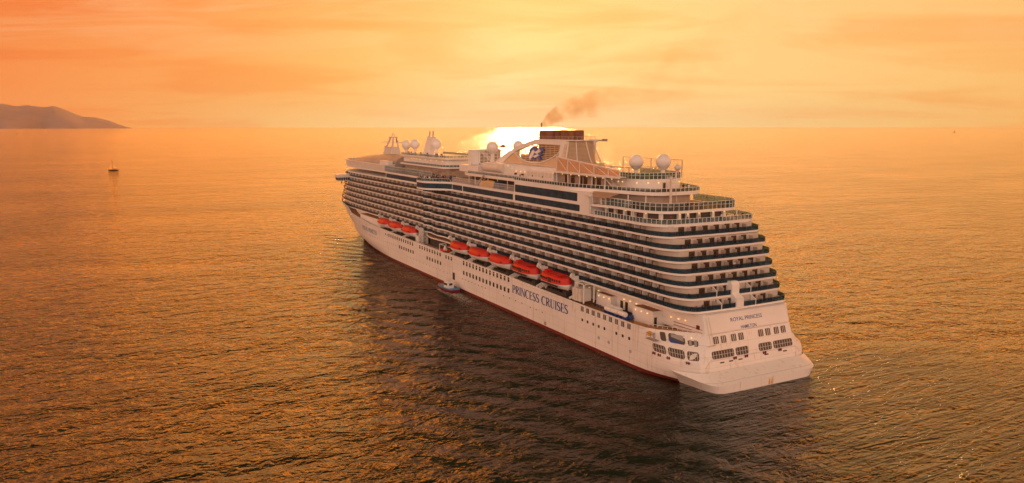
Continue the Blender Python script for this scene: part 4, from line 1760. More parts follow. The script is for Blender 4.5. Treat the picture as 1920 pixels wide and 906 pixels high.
letters('PRINCESS CRUISES', lambda u, v_, d_: (-19.2 - d_, 85.2 - u, 6.75 + v_ * 2.45), 'hull_lettering', M['blue'], hull, 32.0, 1.25)
letters('ROYAL PRINCESS', lambda u, v_, d_: (hull_x(239.6 - u, 8.35 + v_ * 1.9) - d_ - .02, 239.6 - u, 8.35 + v_ * 1.9), 'bow_lettering', M['paleblue'], hull, 24.4, 1.3)


def stern_text(text, xc, zc, width, h, mat):
    cu = bpy.data.curves.new('stern_lettering', 'FONT')
    cu.body = text
    cu.align_x = 'CENTER'
    cu.size = 1.0
    cu.extrude = 0.012
    cu.offset = 0.003
    o = bpy.data.objects.new('stern_lettering', cu)
    col.objects.link(o)
    dg = bpy.context.evaluated_depsgraph_get()
    me = bpy.data.meshes.new_from_object(o.evaluated_get(dg))
    bpy.data.objects.remove(o)
    xs = [v_.co.x for v_ in me.vertices]
    zs = [v_.co.y for v_ in me.vertices]
    sx = width / (max(xs) - min(xs))
    sz = h / (max(zs) - min(zs))
    mx_, mn = (max(xs) + min(xs)) / 2, min(zs)
    for v_ in me.vertices:
        z = zc - h / 2 + (v_.co.y - mn) * sz
        v_.co = Vector(((v_.co.x - mx_) * sx + xc, trans_y(z) - 0.03 - v_.co.z * 0.8, z))
    me.materials.clear()
    me.materials.append(mat)
    o = bpy.data.objects.new('stern_lettering', me)
    col.objects.link(o)
    o.parent = ship


stern_text('ROYAL PRINCESS', -0.7, 14.05, 9.6, 0.85, M['blue'])
stern_text('HAMILTON', -0.4, 12.2, 4.7, 0.75, M['blue'])


def stern_plate(x0, x1, z0, z1, name, mat, parent, r=0.3, th=0.05):
    pts = rounded(x0, x1, z0, z1, r)
    m_ = len(pts)
    b_ = MB()
    b_.add([(x, trans_y(z) - th, z) for x, z in pts] + [(x, trans_y(z) + .1, z) for x, z in pts],
           [tuple(range(m_)), tuple(range(m_, 2 * m_))[::-1]] + [(i, m_ + i, m_ + (i + 1) % m_, (i + 1) % m_) for i in range(m_)])
    return fix_normals(b_.build(name, mat, parent))


for x in (-10.6, -8.4, -5.4, -3.2, 2.9, 5.1, 7.8, 10.0):
    wn = stern_plate(x - .75, x + .75, 9.45, 11.0, 'stern_window', M['window'], ship, 0.2)
    b = MB()
    for dx in (-.25, .25):
        b.add([(x + dx + sx, trans_y(z) - .07, z) for sx in (-.07, .07) for z in (9.5, 10.95)], [(0, 1, 3, 2)])
    b.build('window_bar', M['cream'], wn)


def grate_over(fx, a0, a1, z0, z1, step, parent):
    """pale bars across a mooring opening"""
    b_ = MB()
    a = a0 + step / 2
    while a < a1 - .1:
        p, q = fx(a, z0 + .1), fx(a, z1 - .1)
        b_.bar(p, q, 0.07)
        a += step
    b_.bar(fx(a0 + .1, (z0 + z1) / 2), fx(a1 - .1, (z0 + z1) / 2), 0.07)
    b_.build('opening_bar', M['cream'], parent)


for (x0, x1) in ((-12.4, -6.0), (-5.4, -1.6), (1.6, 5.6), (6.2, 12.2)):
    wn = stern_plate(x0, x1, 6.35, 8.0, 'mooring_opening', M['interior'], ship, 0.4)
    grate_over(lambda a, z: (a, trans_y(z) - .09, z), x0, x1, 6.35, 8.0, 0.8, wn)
for x in (-9.8, -7.2, -4.4, 3.6, 9.5):
    stern_plate(x - .6, x + .6, 5.3, 5.55, 'bollard_slot', M['dark'], ship, 0.1)
for x in (-6.0, -2.6, 3.0, 7.9):
    b = MB()
    for dx in (-.3, .3):
        b.box(x + dx - .12, x + dx + .12, trans_y(5.9) - .25, trans_y(5.9) - .02, 5.6, 6.2)
    b.box(x - .5, x + .5, trans_y(5.9) - .2, trans_y(5.9) - .02, 5.85, 5.97)
    b.build('mooring_bitt', M['red'], ship)
def hull_t(t, z):
    """point of the rounded port quarter: t runs from the transom corner (0) forward (6)"""
    pts_ = hull_port(z)
    i_ = min(int(t), 5)
    a_, c_ = pts_[4 + i_], pts_[5 + i_]
    a_, c_ = pts_[5 + i_], pts_[6 + i_]
    return a_[0] + (c_[0] - a_[0]) * (t - i_), a_[1] + (c_[1] - a_[1]) * (t - i_)


# openings on the rounded port quarter
def qplate(y0, y1, z0, z1, name, mat, r, parent):
    pts = []
    for i, (a_, z) in enumerate(rounded(y0, y1, z0, z1, r, 6)):
        pts.append((a_, z))
    # subdivide top and bottom so that the plate follows the curve
    m_ = 12
    b_ = MB()
    ts_ = [y0 + (y1 - y0) * i / m_ for i in range(m_ + 1)]
    L0 = math.dist(hull_t(y0, z0), hull_t(y1, z0))
    top, bot = [], []
    for i, t_ in enumerate(ts_):
        e = min(i, m_ - i) / m_ * L0
        cut = r - math.sqrt(max(0, r * r - max(0, r - e) ** 2)) if e < r else 0
        for lst, z in ((top, z1 - cut), (bot, z0 + cut)):
            x, y = hull_t(t_, z)
            lst.append((x - .05, y - .03, z))
    b_.add(bot + top, [(i, i + 1, m_ + 2 + i, m_ + 1 + i) for i in range(m_)])
    b_.add([(x + .3, y + .15, z) for x, y, z in bot + top], [(m_ + 1 + i, m_ + 2 + i, i + 1, i) for i in range(m_)])
    return b_.build(name, mat, parent)


def qpt(t, z, out=.1):
    x, y = hull_t(t, z)
    return (x - out, y - out * .5, z)


for (t0, t1) in ((3.85, 3.42), (3.22, 2.0), (1.8, 1.0)):
    wn = qplate(t1, t0, 8.85, 10.6, 'deck_opening', M['interior'], 0.35, hull)
    if t1 == 2.0:
        b = MB()
        b.add([qpt(3.15, 8.95), qpt(2.3, 8.95), qpt(2.3, 9.15), qpt(3.15, 9.8)], [(0, 1, 2, 3)])
        b.build('mooring_rope', M['deckblue'], wn)
        b = MB()
        b.add([qpt(3.0, 10.5, .09), qpt(2.1, 10.5, .09), qpt(2.1, 9.4, .09), qpt(3.0, 9.95, .09)], [(0, 1, 2, 3)])
        b.build('inner_bulkhead', M['grey'], wn)
    if t1 == 1.0:
        b = MB()
        b.add([qpt(1.7, 10.5, .09), qpt(1.5, 10.5, .09), qpt(1.5, 8.95, .09), qpt(1.7, 8.95, .09)], [(0, 1, 2, 3)])
        b.add([qpt(1.3, 10.5, .09), qpt(1.1, 10.5, .09), qpt(1.1, 8.95, .09), qpt(1.3, 8.95, .09)], [(0, 1, 2, 3)])
        b.build('inner_bulkhead', M['grey'], wn)
        b = MB()
        b.ball(qpt(1.45, 10.4, .2), .16, 10, 6)
        b.build('opening_lamp', M['lamp'], wn)
for (t0, t1) in ((4.6, 3.6), (3.4, 2.15), (1.95, 1.02)):
    wn = qplate(t1, t0, 6.25, 7.85, 'mooring_opening', M['interior'], 0.35, hull)
    b = MB()
    q_ = t1 + .12
    while q_ < t0 - .05:
        b.bar(qpt(q_, 6.35), qpt(q_, 7.75), 0.07)
        q_ += 0.2
    for i in range(6):
        b.bar(qpt(lerp(t1 + .05, t0 - .05, i / 6), 7.05), qpt(lerp(t1 + .05, t0 - .05, (i + 1) / 6), 7.05), 0.07)
    b.build('opening_bar', M['cream'], wn)
for t_ in (4.55, 4.15, 3.45, 1.95):
    b = MB()
    x, y = hull_t(t_, 5.7)
    a_ = R(20 if t_ > 3 else 40)
    for dd_ in (-.3, .3):
        b.obox((x - .1 - dd_ * math.sin(a_) * .5, y - .05 + dd_ * math.cos(a_), 5.7), (0.25, 0.22, 0.6), a_)
    b.obox((x - .1, y - .05, 5.7), (0.2, 1.0, 0.14), a_ * .5)
    b.build('mooring_bitt', M['red'], hull)
# work platform with a round yellow reel on the quarter
b = MB()
b.tube([(-19.5, 18.2, 9.9), (-19.0, 18.2, 9.9)], 0.55, 14)
b.build('cable_reel', M['yellow'], ship)
b = MB()
b.box(-19.9, -18.5, 15.5, 18.8, 8.7, 8.85)
for y in (15.6, 17, 18.6):
    b.bar((-19.8, y, 8.8), (-19.8, y, 10.2), 0.08)
b.bar((-19.8, 15.6, 10.2), (-19.8, 18.6, 10.2), 0.08)
b.tube([(-19.4, 16.2, 8.9), (-19.4, 16.2, 10.5)], 0.25)
b.build('work_platform', M['grey'], ship)

# ladder pipes beside the transom
b = MB()
for x in (-12.6, -11.8):
    b.bar((x, trans_y(15.3) - .12, 15.3), (x + 0.3, trans_y(9.4) - .12, 9.4), 0.09)
b.box(-13.2, -11.2, trans_y(9.4) - .5, trans_y(9.4) - .05, 9.2, 9.35)
b.build('stern_ladder', M['cream'], ship)

# ------------------------------------------------------------------ promenade aft: houses, lamps, rail
for (y0, y1, x0, x1, zt) in ((22.0, 30.0, -15.2, -11.6, 13.6), (40.6, 47.2, -14.2, -11.6, 13.5)):
    b = MB()
    b.box(x0, x1, y0, y1, 10.0, zt)
    dh = b.build('deck_house', M['white'], ship)
    b = MB()
    b.box(x0 + .25, x1, y0 + .25, y1 - .25, zt, zt + .05)
    b.build('house_roof', M['teak'], dh)
    b = MB()
    b.box(x0 - .05, x0 + .2, y0 - .05, y1 + .05, zt - .1, zt + .12)
    b.box(x0, x1, y0 - .06, y0 + .2, zt - .1, zt + .12)
    b.build('roof_edge', M['white'], dh)
    b = MB()
    if y0 < 30:
        b.box(x0 + 0.3, x0 + 1.1, y0 - .05, y0 + .1, 10.1, 12.3)
    else:
        b.box(x0 + 1.2, x0 + 2.0, y1 - .1, y1 + .05, 10.1, 12.3)
    b.build('house_door', M['doorglass'], dh)
    for i in range(3):
        lb = MB()
        lb.ball((x0 - .08, y1 - 1.2 - i * 2.3, 12.9), 0.16, 10, 6)
        lb.build('wall_lamp', M['lamp'], dh)
for (y, z) in ((53.3, 13.5), (50.9, 13.6), (48.8, 13.5), (37.4, 13.4), (34.8, 13.4), (32.2, 13.3), (18.4, 13.0), (15.8, 13.1), (13.3, 13.3), (10.7, 13.6), (8.9, 13.8)):
    lb = MB()
    lb.obox((-12.45 if y > 20 else -12.85, y, z), (0.2, 0.45, 0.17))
    lb.build('wall_lamp', M['lamp'], base)
for y in (35.9, 38.0):
    b = MB()
    b.box(-12.3, -12.1, y, y + 1.1, 10.6, 12.8)
    b.build('side_door', M['doorglass'], base)
b = MB()
for z in (11.6, 12.3):
    b.tube([(-12.75, 17.5, z - .2), (-12.95, 13, z), (-13.05, 9.0, z + .1), (-13.05, 7.5, z + .1)], 0.07)
b.build('fire_main', M['red'], base)
b = MB()
b.box(-13.3, -12.8, 8.3, 9.2, 12.3, 13.2)
b.build('hose_reel', M['red'], base)
railing(ship, [(x * 0.985, y + .3) for x, y in reversed(U11[1:6])] [::-1], 11.3, 0.55, 1.2, glass=False, mat='white')
b = MB()
lo_ = offset(list(reversed(U11))[::-1], 0.6, False)
inner_rail = [(p[0] + .7, p[1] + .4) for p in U11]
b.band(inner_rail, 0.06, 10.6, 11.35, closed=False)
b.build('timber_bulwark', M['teak'], ship)
# wave-edged roof over the promenade bar, with planters beneath
wr = [(-12.5, 166), (-14.9, 166), (-16.2, 162.5), (-17.4, 158.5), (-18.2, 153.5), (-17.9, 146.5), (-17.5, 140.5), (-17.4, 134.5), (-16.6, 131), (-12.5, 131)]
wrd = [(x, y) for x, y, z in densify([(a_, c_, 0) for a_, c_ in wr[1:-1]], 4)]
b = MB()
b.prism([wr[0]] + wrd + [wr[-1]], 14.75, 15.15)
wroof = auto_smooth(fix_normals(b.build('promenade_roof', M['white'], ship)), 40)
b = MB()
b.prism(offset([wr[0]] + wrd + [wr[-1]], 0.35), 15.15, 15.19)
fix_normals(b.build('roof_timber', M['teak'], wroof))
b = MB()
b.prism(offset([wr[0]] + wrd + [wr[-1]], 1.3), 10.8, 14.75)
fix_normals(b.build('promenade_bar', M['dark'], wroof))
railing(ship, [(-18.9, 168), (-19.05, 140)], 11.3, 0.9, 1.3, glass=False, mat='tan')
b = MB()
b.box(-18.6, -14.2, 165.2, 168.4, 10.9, 14.2)
b.build('white_locker', M['white'], ship)

# ------------------------------------------------------------------ boats in the davits
def boat_hull_ring(L_, B_, y, tipf):
    pass


def lifeboat_mesh(L_, B_, tender):
    """returns (lower hull, upper canopy, extras) builders centred on the origin, keel at z = 0, bow to +Y"""
    def half(y):
        t_ = abs(2 * y / L_)
        return B_ / 2 * (1 - t_ ** 3.2) ** 0.62
    ys_ = [L_ / 2 * math.sin(math.pi / 2 * i / 11) for i in range(-11, 12)]
    low = MB()
    rows = []
    for z, f in ((0.0, 0.10), (0.25, 0.55), (0.7, 0.82), (1.25, 0.97), (1.55, 1.0)):
        pts = [(half(y) * f, y * (0.90 + 0.10 * min(1, z / 1.2)), z + 0.25 * (abs(2 * y / L_) ** 3) * min(1, z)) for y in ys_]
        rows.append(pts + [(-x, y, z_) for x, y, z_ in reversed(pts[1:-1])])
    low.loft(rows, True, True, True)
    up = MB()
    rows = []
    if tender:
        lv = ((1.50, 1.02), (1.7, 1.03), (2.9, 0.98), (3.3, 0.86), (3.45, 0.70))
    else:
        lv = ((1.60, 1.03), (1.75, 1.05), (2.4, 1.0), (3.0, 0.86), (3.4, 0.62), (3.55, 0.36))
    for z, f in lv:
        e = 1.0 if z < 1.8 else 1.0 - 0.05 * (z - 1.8)
        pts = [(max(0.02, half(y)) * f, y * e, z + 0.25 * (abs(2 * y / L_) ** 3) * max(0, (2.4 - z))) for y in ys_]
        rows.append(pts + [(-x, y, z_) for x, y, z_ in reversed(pts[1:-1])])
    up.loft(rows, True, False, True)
    return low, up


LBX, LBZ = -18.5, 13.15


def make_lifeboat():
    root = empty('lifeboat')
    low, up = lifeboat_mesh(13.0, 4.9, False)
    auto_smooth(fix_normals(low.build('boat_hull', M['white'], root)), 40)
    auto_smooth(fix_normals(up.build('canopy', M['orange'], root)), 40)
    for y in (-3.2, -1.0, 1.2, 3.4):
        b_ = MB()
        b_.box(-1.6, -1.0, y - .35, y + .35, 2.9, 3.22)
        b_.build('roof_hatch', M['orange'], root)
    b_ = MB()
    b_.box(-0.5, 0.5, -4.0, -2.7, 3.1, 3.75)
    b_.build('helm_cupola', M['orange'], root)
    for y in (-4.2, -1.6, 1.4, 4.0):
        wb_ = MB()
        wb_.box(-2.32, -2.18, y - .28, y + .28, 2.0, 2.4)
        wb_.build('boat_window', M['dark'], root)
    b_ = MB()
    b_.tube([(0, 6.2, 3.0), (0, 6.2, 3.9)], 0.12)
    b_.tube([(0, -6.0, 3.0), (0, -6.0, 3.9)], 0.12)
    b_.build('lifting_hook', M['grey'], root)
    b_ = MB()
    b_.bar((-2.45, -5.6, 1.5), (-2.45, 5.6, 1.5), 0.10, 0.18)
    b_.build('fender', M['cream'], root)
    return root


def make_tender():
    root = empty('tender')
    low, up = lifeboat_mesh(14.4, 4.9, True)
    auto_smooth(fix_normals(low.build('boat_hull', M['white'], root)), 40)
    auto_smooth(fix_normals(up.build('canopy', M['orange'], root)), 40)
    for y in (-5.0, -4.05, -3.1, -2.15, 0.9, 1.85, 2.8, 3.75, 4.7):
        wb_ = MB()
        hw = 2.45 * (1 - abs(2 * y / 14.4) ** 3.2) ** 0.62
        wb_.obox((-hw * 1.0 - .02, y, 2.45), (0.14, 0.62, 0.62), -0.0)
        wb_.build('boat_window', M['window'], root)
    b_ = MB()
    b_.box(-2.58, -2.40, -1.4, .2, 1.65, 2.95)
    b_.build('boat_door', M['dark'], root)
    b_ = MB()
    b_.box(-1.4, 1.4, -3.0, 3.2, 3.4, 3.75)
    b_.box(-0.9, 0.9, 3.4, 4.8, 3.3, 4.3)
    b_.build('roof_house', M['orange'], root)
    b_ = MB()
    for x in (-1.5, 1.5):
        b_.bar((x, -5.5, 3.9), (x, 3.4, 3.9), 0.07)
        for i in range(7):
            b_.bar((x, -5.5 + i * 1.48, 3.3), (x, -5.5 + i * 1.48, 3.9), 0.06)
    b_.tube([(0, 4.2, 4.2), (0, 4.2, 5.0)], 0.06)
    b_.build('roof_rail', M['red'], root)
    b_ = MB()
    b_.bar((-2.62, -5.0, 1.15), (-2.62, 3.2, 1.15), 0.16, 0.5)
    b_.build('fender', M['dark'], root)
    return root


LBY = [205.2, 190.3, 174.6, 125.4, 109.7, 94.2, 77.8, 60.8]
LBL = ['orange topped lifeboat nearest the bow, first of the forward three', 'orange topped lifeboat in the middle of the forward three', 'orange topped lifeboat of the forward three beside the white davit frame',
       'orange topped lifeboat next aft of the wavy promenade roof and rescue boat', 'orange topped lifeboat second aft of the wavy promenade roof', 'orange topped lifeboat next to the first windowed orange tender',
       'orange tender with side windows and a door, next to a lifeboat', 'orange tender with side windows nearest the cream container at the after end of the row']
lb0 = make_lifeboat()
td0 = make_tender()
for i, y in enumerate(LBY):
    if i == 0:
        o = lb0
    elif i == 6:
        o = td0
    else:
        o = copy_tree(lb0 if i < 6 else td0)
    o.location = (LBX, y, LBZ + (0.1 if i < 6 else -0.15))
    tag(o, LBL[i], 'lifeboat' if i < 6 else 'tender', 'boats hanging along the port side')

# davits: white posts with a slanted head and a sheave, dark cradles below the boats
def davit(y, h=17.3, sheave=True):
    b_ = MB()
    b_.box(-17.2, -16.5, y - .38, y + .38, 10.9, h)
    b_.add([(-17.2, y - .3, h - 1.6), (-17.2, y + .3, h - 1.6), (-19.0, y + .3, h - .3), (-19.0, y - .3, h - .3), (-17.2, y - .3, h), (-17.2, y + .3, h), (-19.0, y + .3, h + .3), (-19.0, y - .3, h + .3)],
           [(0, 3, 2, 1), (4, 5, 6, 7), (0, 1, 5, 4), (1, 2, 6, 5), (2, 3, 7, 6), (3, 0, 4, 7)])
    b_.bar((-17.0, y, 12.2), (-19.2, y, 11.4), 0.5, 0.5)
    o_ = fix_normals(b_.build('davit', M['white'], ship))
    if sheave:
        b_ = MB()
        b_.tube([(-18.3, y - .42, h + .3), (-18.3, y + .42, h + .3)], 0.55, 14)
        b_.build('davit_sheave', M['cream'], o_)
    return o_


for y in (213.2, 197.8, 182.4, 166.2, 133.6, 117.5, 101.9, 86.1, 69.5, 52.6):
    davit(y + (.9 if y > 60 else 0))
    if y not in (213.2, 133.6, 52.6):
        davit(y - .9, sheave=False)
for y in LBY:
    b = MB()
    b.box(-18.9, -16.8, y - 5.2, y + 4.6, 11.2, 12.0)
    b.box(-19.0, -17.2, y - 6.2, y - 4.6, 11.2, 12.9)
    for i in range(5):
        b.tube([(-18.2, y - 4 + i * 2, 11.8), (-18.2, y - 3.2 + i * 2, 11.8)], 0.5, 10)
    b.build('boat_cradle', M['dark'], ship)
# lattice frame after the forward boats, portal frame after the last tender
b = MB()
for x in (-18.4, -16.6):
    for y in (164.8, 160.8):
        b.bar((x, y, 11.2), (x, y, 16.6), 0.28)
    for k_ in range(3):
        b.bar((x, 164.8, 11.5 + k_ * 1.7), (x, 160.8, 13.2 + k_ * 1.7), 0.16)
        b.bar((x, 164.8, 13.2 + k_ * 1.7), (x, 160.8, 11.5 + k_ * 1.7), 0.16)
b.build('lattice_frame', M['cream'], ship)
b = MB()
for (x, y) in ((-18.4, 46.9), (-15.2, 46.9), (-18.4, 51), (-15.2, 51)):
    b.bar((x, y, 11), (x, y, 16.2), 0.3)
b.bar((-18.4, 46.9, 16.1), (-15.2, 46.9, 16.1), 0.3)
b.bar((-18.4, 51, 16.1), (-15.2, 51, 16.1), 0.3)
b.bar((-18.4, 46.9, 16.1), (-18.4, 51, 16.1), 0.3)
b.build('portal_frame', M['white'], ship)

# orange rescue boat under its small davit
rb = empty('rescue_boat', (-18.4, 139.0, 11.4), 0, 'small orange rescue boat with a white seat under a white arch', 'rescue boat')
b = MB()
ring_ = [(1.0, -2.6), (1.15, -1), (1.1, 1), (.7, 2.4), (0, 3.0), (-.7, 2.4), (-1.1, 1), (-1.15, -1), (-1.0, -2.6)]
b.tube([(x, y, .75) for x, y in ring_], 0.36, 10)
b.build('boat_tube', M['orange'], rb, smooth=True)
b = MB()
b.loft([[(x * f, y * f, z) for x, y in ring_] for z, f in ((0.0, .5), (.35, .85), (.7, .95))], True, True, True)
b.build('boat_hull', M['orange'], rb)
b = MB()
b.box(-.45, .45, -.9, .6, .7, 1.6)
b.ball((0, -.1, 1.9), .5, 12, 8)
b.build('console', M['white'], rb)
b = MB()
b.bar((-19.2, 142.3, 11.2), (-19.2, 142.3, 14.2), 0.22)
b.bar((-16.6, 142.3, 11.2), (-16.6, 142.3, 14.2), 0.22)
b.bar((-19.2, 142.3, 14.1), (-16.6, 142.3, 14.1), 0.22)
b.bar((-19.2, 142.3, 14.1), (-19.0, 137, 14.1), 0.18)
b.build('rescue_davit', M['white'], ship)

# cream container at the end of the boat row
b = MB()
b.box(-18.7, -15.4, 47.9, 52.0, 11.2, 14.6)
ct = b.build('container', M['cream'], None)
tag(ct, 'cream box container at the rail after the last orange tender', 'container')
b = MB()
for y in (49.2, 50.6):
    b.box(-18.76, -18.7, y - .04, y + .04, 11.3, 14.5)
b.build('container_door_seam', M['tan'], ct)

# life raft canisters on their blue cradle
raft = None
rl = {(-17.9, 36.2): 'white life raft canister on the blue rack, foremost of the row at the rail', (-17.9, 33.3): 'white life raft canister on the blue rack, middle of the row at the rail',
      (-17.9, 30.4): 'white life raft canister on the blue rack, aftmost of the row at the rail', (-16.1, 37.6): 'white life raft canister of the inner row beside the forward deck house',
      (-16.1, 34.8): 'white life raft canister of the inner row nearest the deck chairs'}
for (x, y), lab in rl.items():
    if raft is None:
        b = MB()
        b.tube([(0, -1.25, .0), (0, -1.1, 0), (0, 1.1, 0), (0, 1.25, 0)], 0.62, 16)
        b.ball((0, -1.15, 0), .6, 16, 8, (1, .35, 1))
        b.ball((0, 1.15, 0), .6, 16, 8, (1, .35, 1))
        for yy in (-.6, 0, .6):
            b.tube([(0, yy - .06, 0), (0, yy + .06, 0)], 0.65, 16)
        raft = o = auto_smooth(b.build('life_raft_canister', M['white']), 40)
    else:
        o = raft.copy()
        col.objects.link(o)
    o.location = (x, y, 11.75)
    tag(o, lab, 'life raft', 'life raft canisters on the after promenade')
for x in (-17.9, -16.1):
    b = MB()
    for i in range(6):
        b.box(x - .7, x + .7, 29.3 + i * 1.6, 29.6 + i * 1.6, 10.2, 11.25)
    b.box(x - .75, x - .6, 29, 38.2, 10.5, 10.7)
    b.box(x + .6, x + .75, 29, 38.2, 10.5, 10.7)
    b.build('raft_cradle', M['deckblue'], ship)

# ------------------------------------------------------------------ small things on the decks
def chair_mesh(m):
    b_ = MB()
    b_.box(-.28, .28, -.28, .28, .38, .46)
    b_.add([(-.28, .24, .44), (.28, .24, .44), (.28, .32, .44), (-.28, .32, .44), (-.28, .42, 1.0), (.28, .42, 1.0), (.28, .48, 1.0), (-.28, .48, 1.0)],
           [(0, 3, 2, 1), (4, 5, 6, 7), (0, 1, 5, 4), (1, 2, 6, 5), (2, 3, 7, 6), (3, 0, 4, 7)])
    for x in (-.25, .25):
        for y in (-.25, .27):
            b_.bar((x, y, 0), (x, y, .4), .05)
        b_.bar((x, -.27, .66), (x, .34, .66), .05)
        b_.bar((x, -.25, .4), (x, -.25, .66), .05)
    return b_


def lounger_mesh():
    b_ = MB()
    b_.box(-.32, .32, -.9, .35, .30, .38)
    b_.add([(-.32, .33, .30), (.32, .33, .30), (.32, .33, .38), (-.32, .33, .38), (-.32, .95, .82), (.32, .95, .82), (.32, .90, .88), (-.32, .90, .88)],
           [(0, 1, 2, 3)[::-1], (4, 5, 6, 7), (0, 1, 5, 4), (1, 2, 6, 5), (2, 3, 7, 6), (3, 0, 4, 7)])
    for x in (-.28, .28):
        for y in (-.8, .3):
            b_.bar((x, y, 0), (x, y, .32), .06)
    return b_


lg0 = None
for i, (x, y, lab) in enumerate([(-14.9, 46.4, 'navy deck lounger beside the white forward deck house, first of its row'), (-14.9, 45.0, 'navy deck lounger beside the white forward deck house, second of its row'),
                                 (-14.9, 43.4, 'navy deck lounger beside the white forward deck house, third of its row'), (-14.8, 41.9, 'navy deck lounger beside the forward deck house, nearest the raft canisters'),
                                 (-13.4, 38.9, 'navy deck lounger by the wall between the deck houses, foremost'), (-13.4, 37.4, 'navy deck lounger by the wall between the deck houses, in front of the lit door'),
                                 (-13.4, 35.6, 'navy deck lounger by the wall behind the raft canisters'), (-13.4, 33.9, 'navy deck lounger nearest the after deck house')]):
    if lg0 is None:
        lg0 = o = lounger_mesh().build('deck_lounger', M['navy'])
    else:
        o = lg0.copy()
        col.objects.link(o)
    o.location = (x, y, 10.06)
    o.rotation_euler = (0, 0, R(80))
    tag(o, lab, 'deck lounger', 'navy loungers on the after promenade')

ch0 = None
spots = []
for k, xs in ((0, (-14.2, -12.6, -10.9, -9.4)), (1, (-13.4, -11.6)), (3, (-11.2,)), (5, (-12.2, -11.0)), (6, (-13.2, -11.6))):
    for x in xs:
        spots.append((x, AFT[k] + (0.75 if x > -12.5 else 1.5), k))
nth = ['lowest', 'second', 'third', 'fourth', 'fifth', 'sixth', 'top']
for i, (x, y, k) in enumerate(spots):
    if ch0 is None:
        ch0 = o = chair_mesh(0).build('balcony_chair', M['stack'])
    else:
        o = ch0.copy()
        col.objects.link(o)
    o.location = (x, y, zk(k) + .25)
    o.rotation_euler = (0, 0, R(20 * (i % 3) - 10))
    pos = sum(1 for q in spots[:i] if q[2] == k)
    cnt = sum(1 for q in spots if q[2] == k)
    lab = 'brown chair on the %s balcony deck at the rounded stern corner' % nth[k]
    if cnt > 1:
        lab += ', %s from port' % ['first', 'second', 'third', 'fourth'][pos]
    tag(o, lab, 'chair', 'brown chairs on the stern balconies')


# people: one skinned body, copied with different clothes
def person_mesh(name, joints, edges, radii, shirt, trousers):
    me = bpy.data.meshes.new(name)
    me.from_pydata(joints, edges, [])
    o = bpy.data.objects.new(name, me)
    col.objects.link(o)
    md = o.modifiers.new('skin', 'SKIN')
    md.use_smooth_shade = True
    sk = me.skin_vertices[0].data if me.skin_vertices else None
    if sk is None:
        return o
    for i, r in enumerate(radii):
        sk[i].radius = (r, r)
    sk[0].use_root = True
    sd = o.modifiers.new('sub', 'SUBSURF')
    sd.levels = 1
    sd.render_levels = 1
    dg = bpy.context.evaluated_depsgraph_get()
    dg.update()
    out = bpy.data.meshes.new_from_object(o.evaluated_get(dg))
    bpy.data.objects.remove(o)
    out.name = name
    out.materials.clear()
    for m_ in (shirt, trousers, M['skin'], M['dark']):
        out.materials.append(m_)
    for p_ in out.polygons:
        c = p_.center
        if c.z > 1.46:
            p_.material_index = 3 if (c.z > 1.60 or c.y < -0.03) else 2
        elif c.z > 0.86:
            p_.material_index = 2 if abs(c.x) > 0.27 and c.z < 1.0 else 0
        else:
            p_.material_index = 1
    return out


def body(lean, arm):
    j = [(0, 0, .88), (0, lean * .4, 1.15), (0, lean * .8, 1.36), (0, lean, 1.46), (0, lean + .02, 1.60), (0, lean + .01, 1.70)]
    e = [(0, 1), (1, 2), (2, 3), (3, 4), (4, 5)]
    r = [.15, .13, .15, .055, .09, .06]
    for s in (-1, 1):
        a = len(j)
        j += [(s * .20, lean * .8, 1.36), (s * .27, lean * .8 + arm[0], 1.12), (s * .25, lean * .8 + arm[1], arm[2])]
        e += [(2, a), (a, a + 1), (a + 1, a + 2)]
        r += [.065, .048, .038]
        a = len(j)
        j += [(s * .10, 0, .80), (s * .11, .01, .45), (s * .11, 0, .08), (s * .12, .13, .03)]
        e += [(0, a), (a, a + 1), (a + 1, a + 2), (a + 2, a + 3)]
        r += [.085, .062, .045, .035]
    return j, e, r


CL = {'dark': M['navy'], 'white': M['white'], 'red': M['red'], 'blue': M['deckblue'], 'tan': M['tan']}
PM = {}
for cname, cm in CL.items():
    for pose, (ln, arm) in {'stand': (0.0, (0.02, 0.05, .88)), 'lean': (0.14, (0.16, 0.30, 1.08))}.items():
        j, e, r = body(ln, arm)
        PM[cname, pose] = person_mesh('person', j, e, r, cm, M['dark'] if cname != 'dark' else M['deckblue'])


def person(cname, pose, x, y, z, face, label, group):
    o = bpy.data.objects.new('person', PM[cname, pose])
    col.objects.link(o)
    o.location = (x, y, z)
    o.rotation_euler = (0, 0, face)
    o.scale = (1, 1, 0.97)
    tag(o, label, 'person', group)


rng = random.Random(11)
# on the after terrace (deck 17) and restaurant terrace (deck 16)
z17, z16 = zk(8) + .24, zk(7) + .22
for (x, y, cn) in ((9.6, 24.8, 'dark'), (7.0, 24.0, 'blue'), (2.5, 26.5, 'white'), (-1.0, 27.5, 'dark'), (4.6, 28.5, 'tan'), (11.6, 26.8, 'dark')):
    person(cn, 'stand', x, y, z17, R(rng.uniform(0, 360)), 'passenger in %s clothes standing on the upper after terrace' % cn, 'passengers on the upper after terrace')
for (x, y, cn) in ((11.4, 21.6, 'dark'), (8.6, 21.4, 'red'), (6.6, 22.0, 'dark'), (-6.8, 20.9, 'blue'), (-10.6, 22.2, 'red'), (-13.9, 30, 'red'), (-2.5, 21.6, 'tan'), (1.2, 22.2, 'dark'), (4.2, 21.4, 'white')):
    person(cn, 'lean', x, y, z16, R(180 + rng.uniform(-40, 40)), 'passenger in %s clothes at the lower terrace rail' % cn, 'passengers on the lower after terrace')
for (x, y, cn) in ((3.4, 34.5, 'dark'), (5.0, 34.8, 'dark'), (4.2, 33.4, 'white')):
    person(cn, 'stand', x, y, 40.875, R(rng.uniform(0, 360)), 'passenger in %s clothes behind the round house above the terrace' % cn, 'passengers behind the round house')
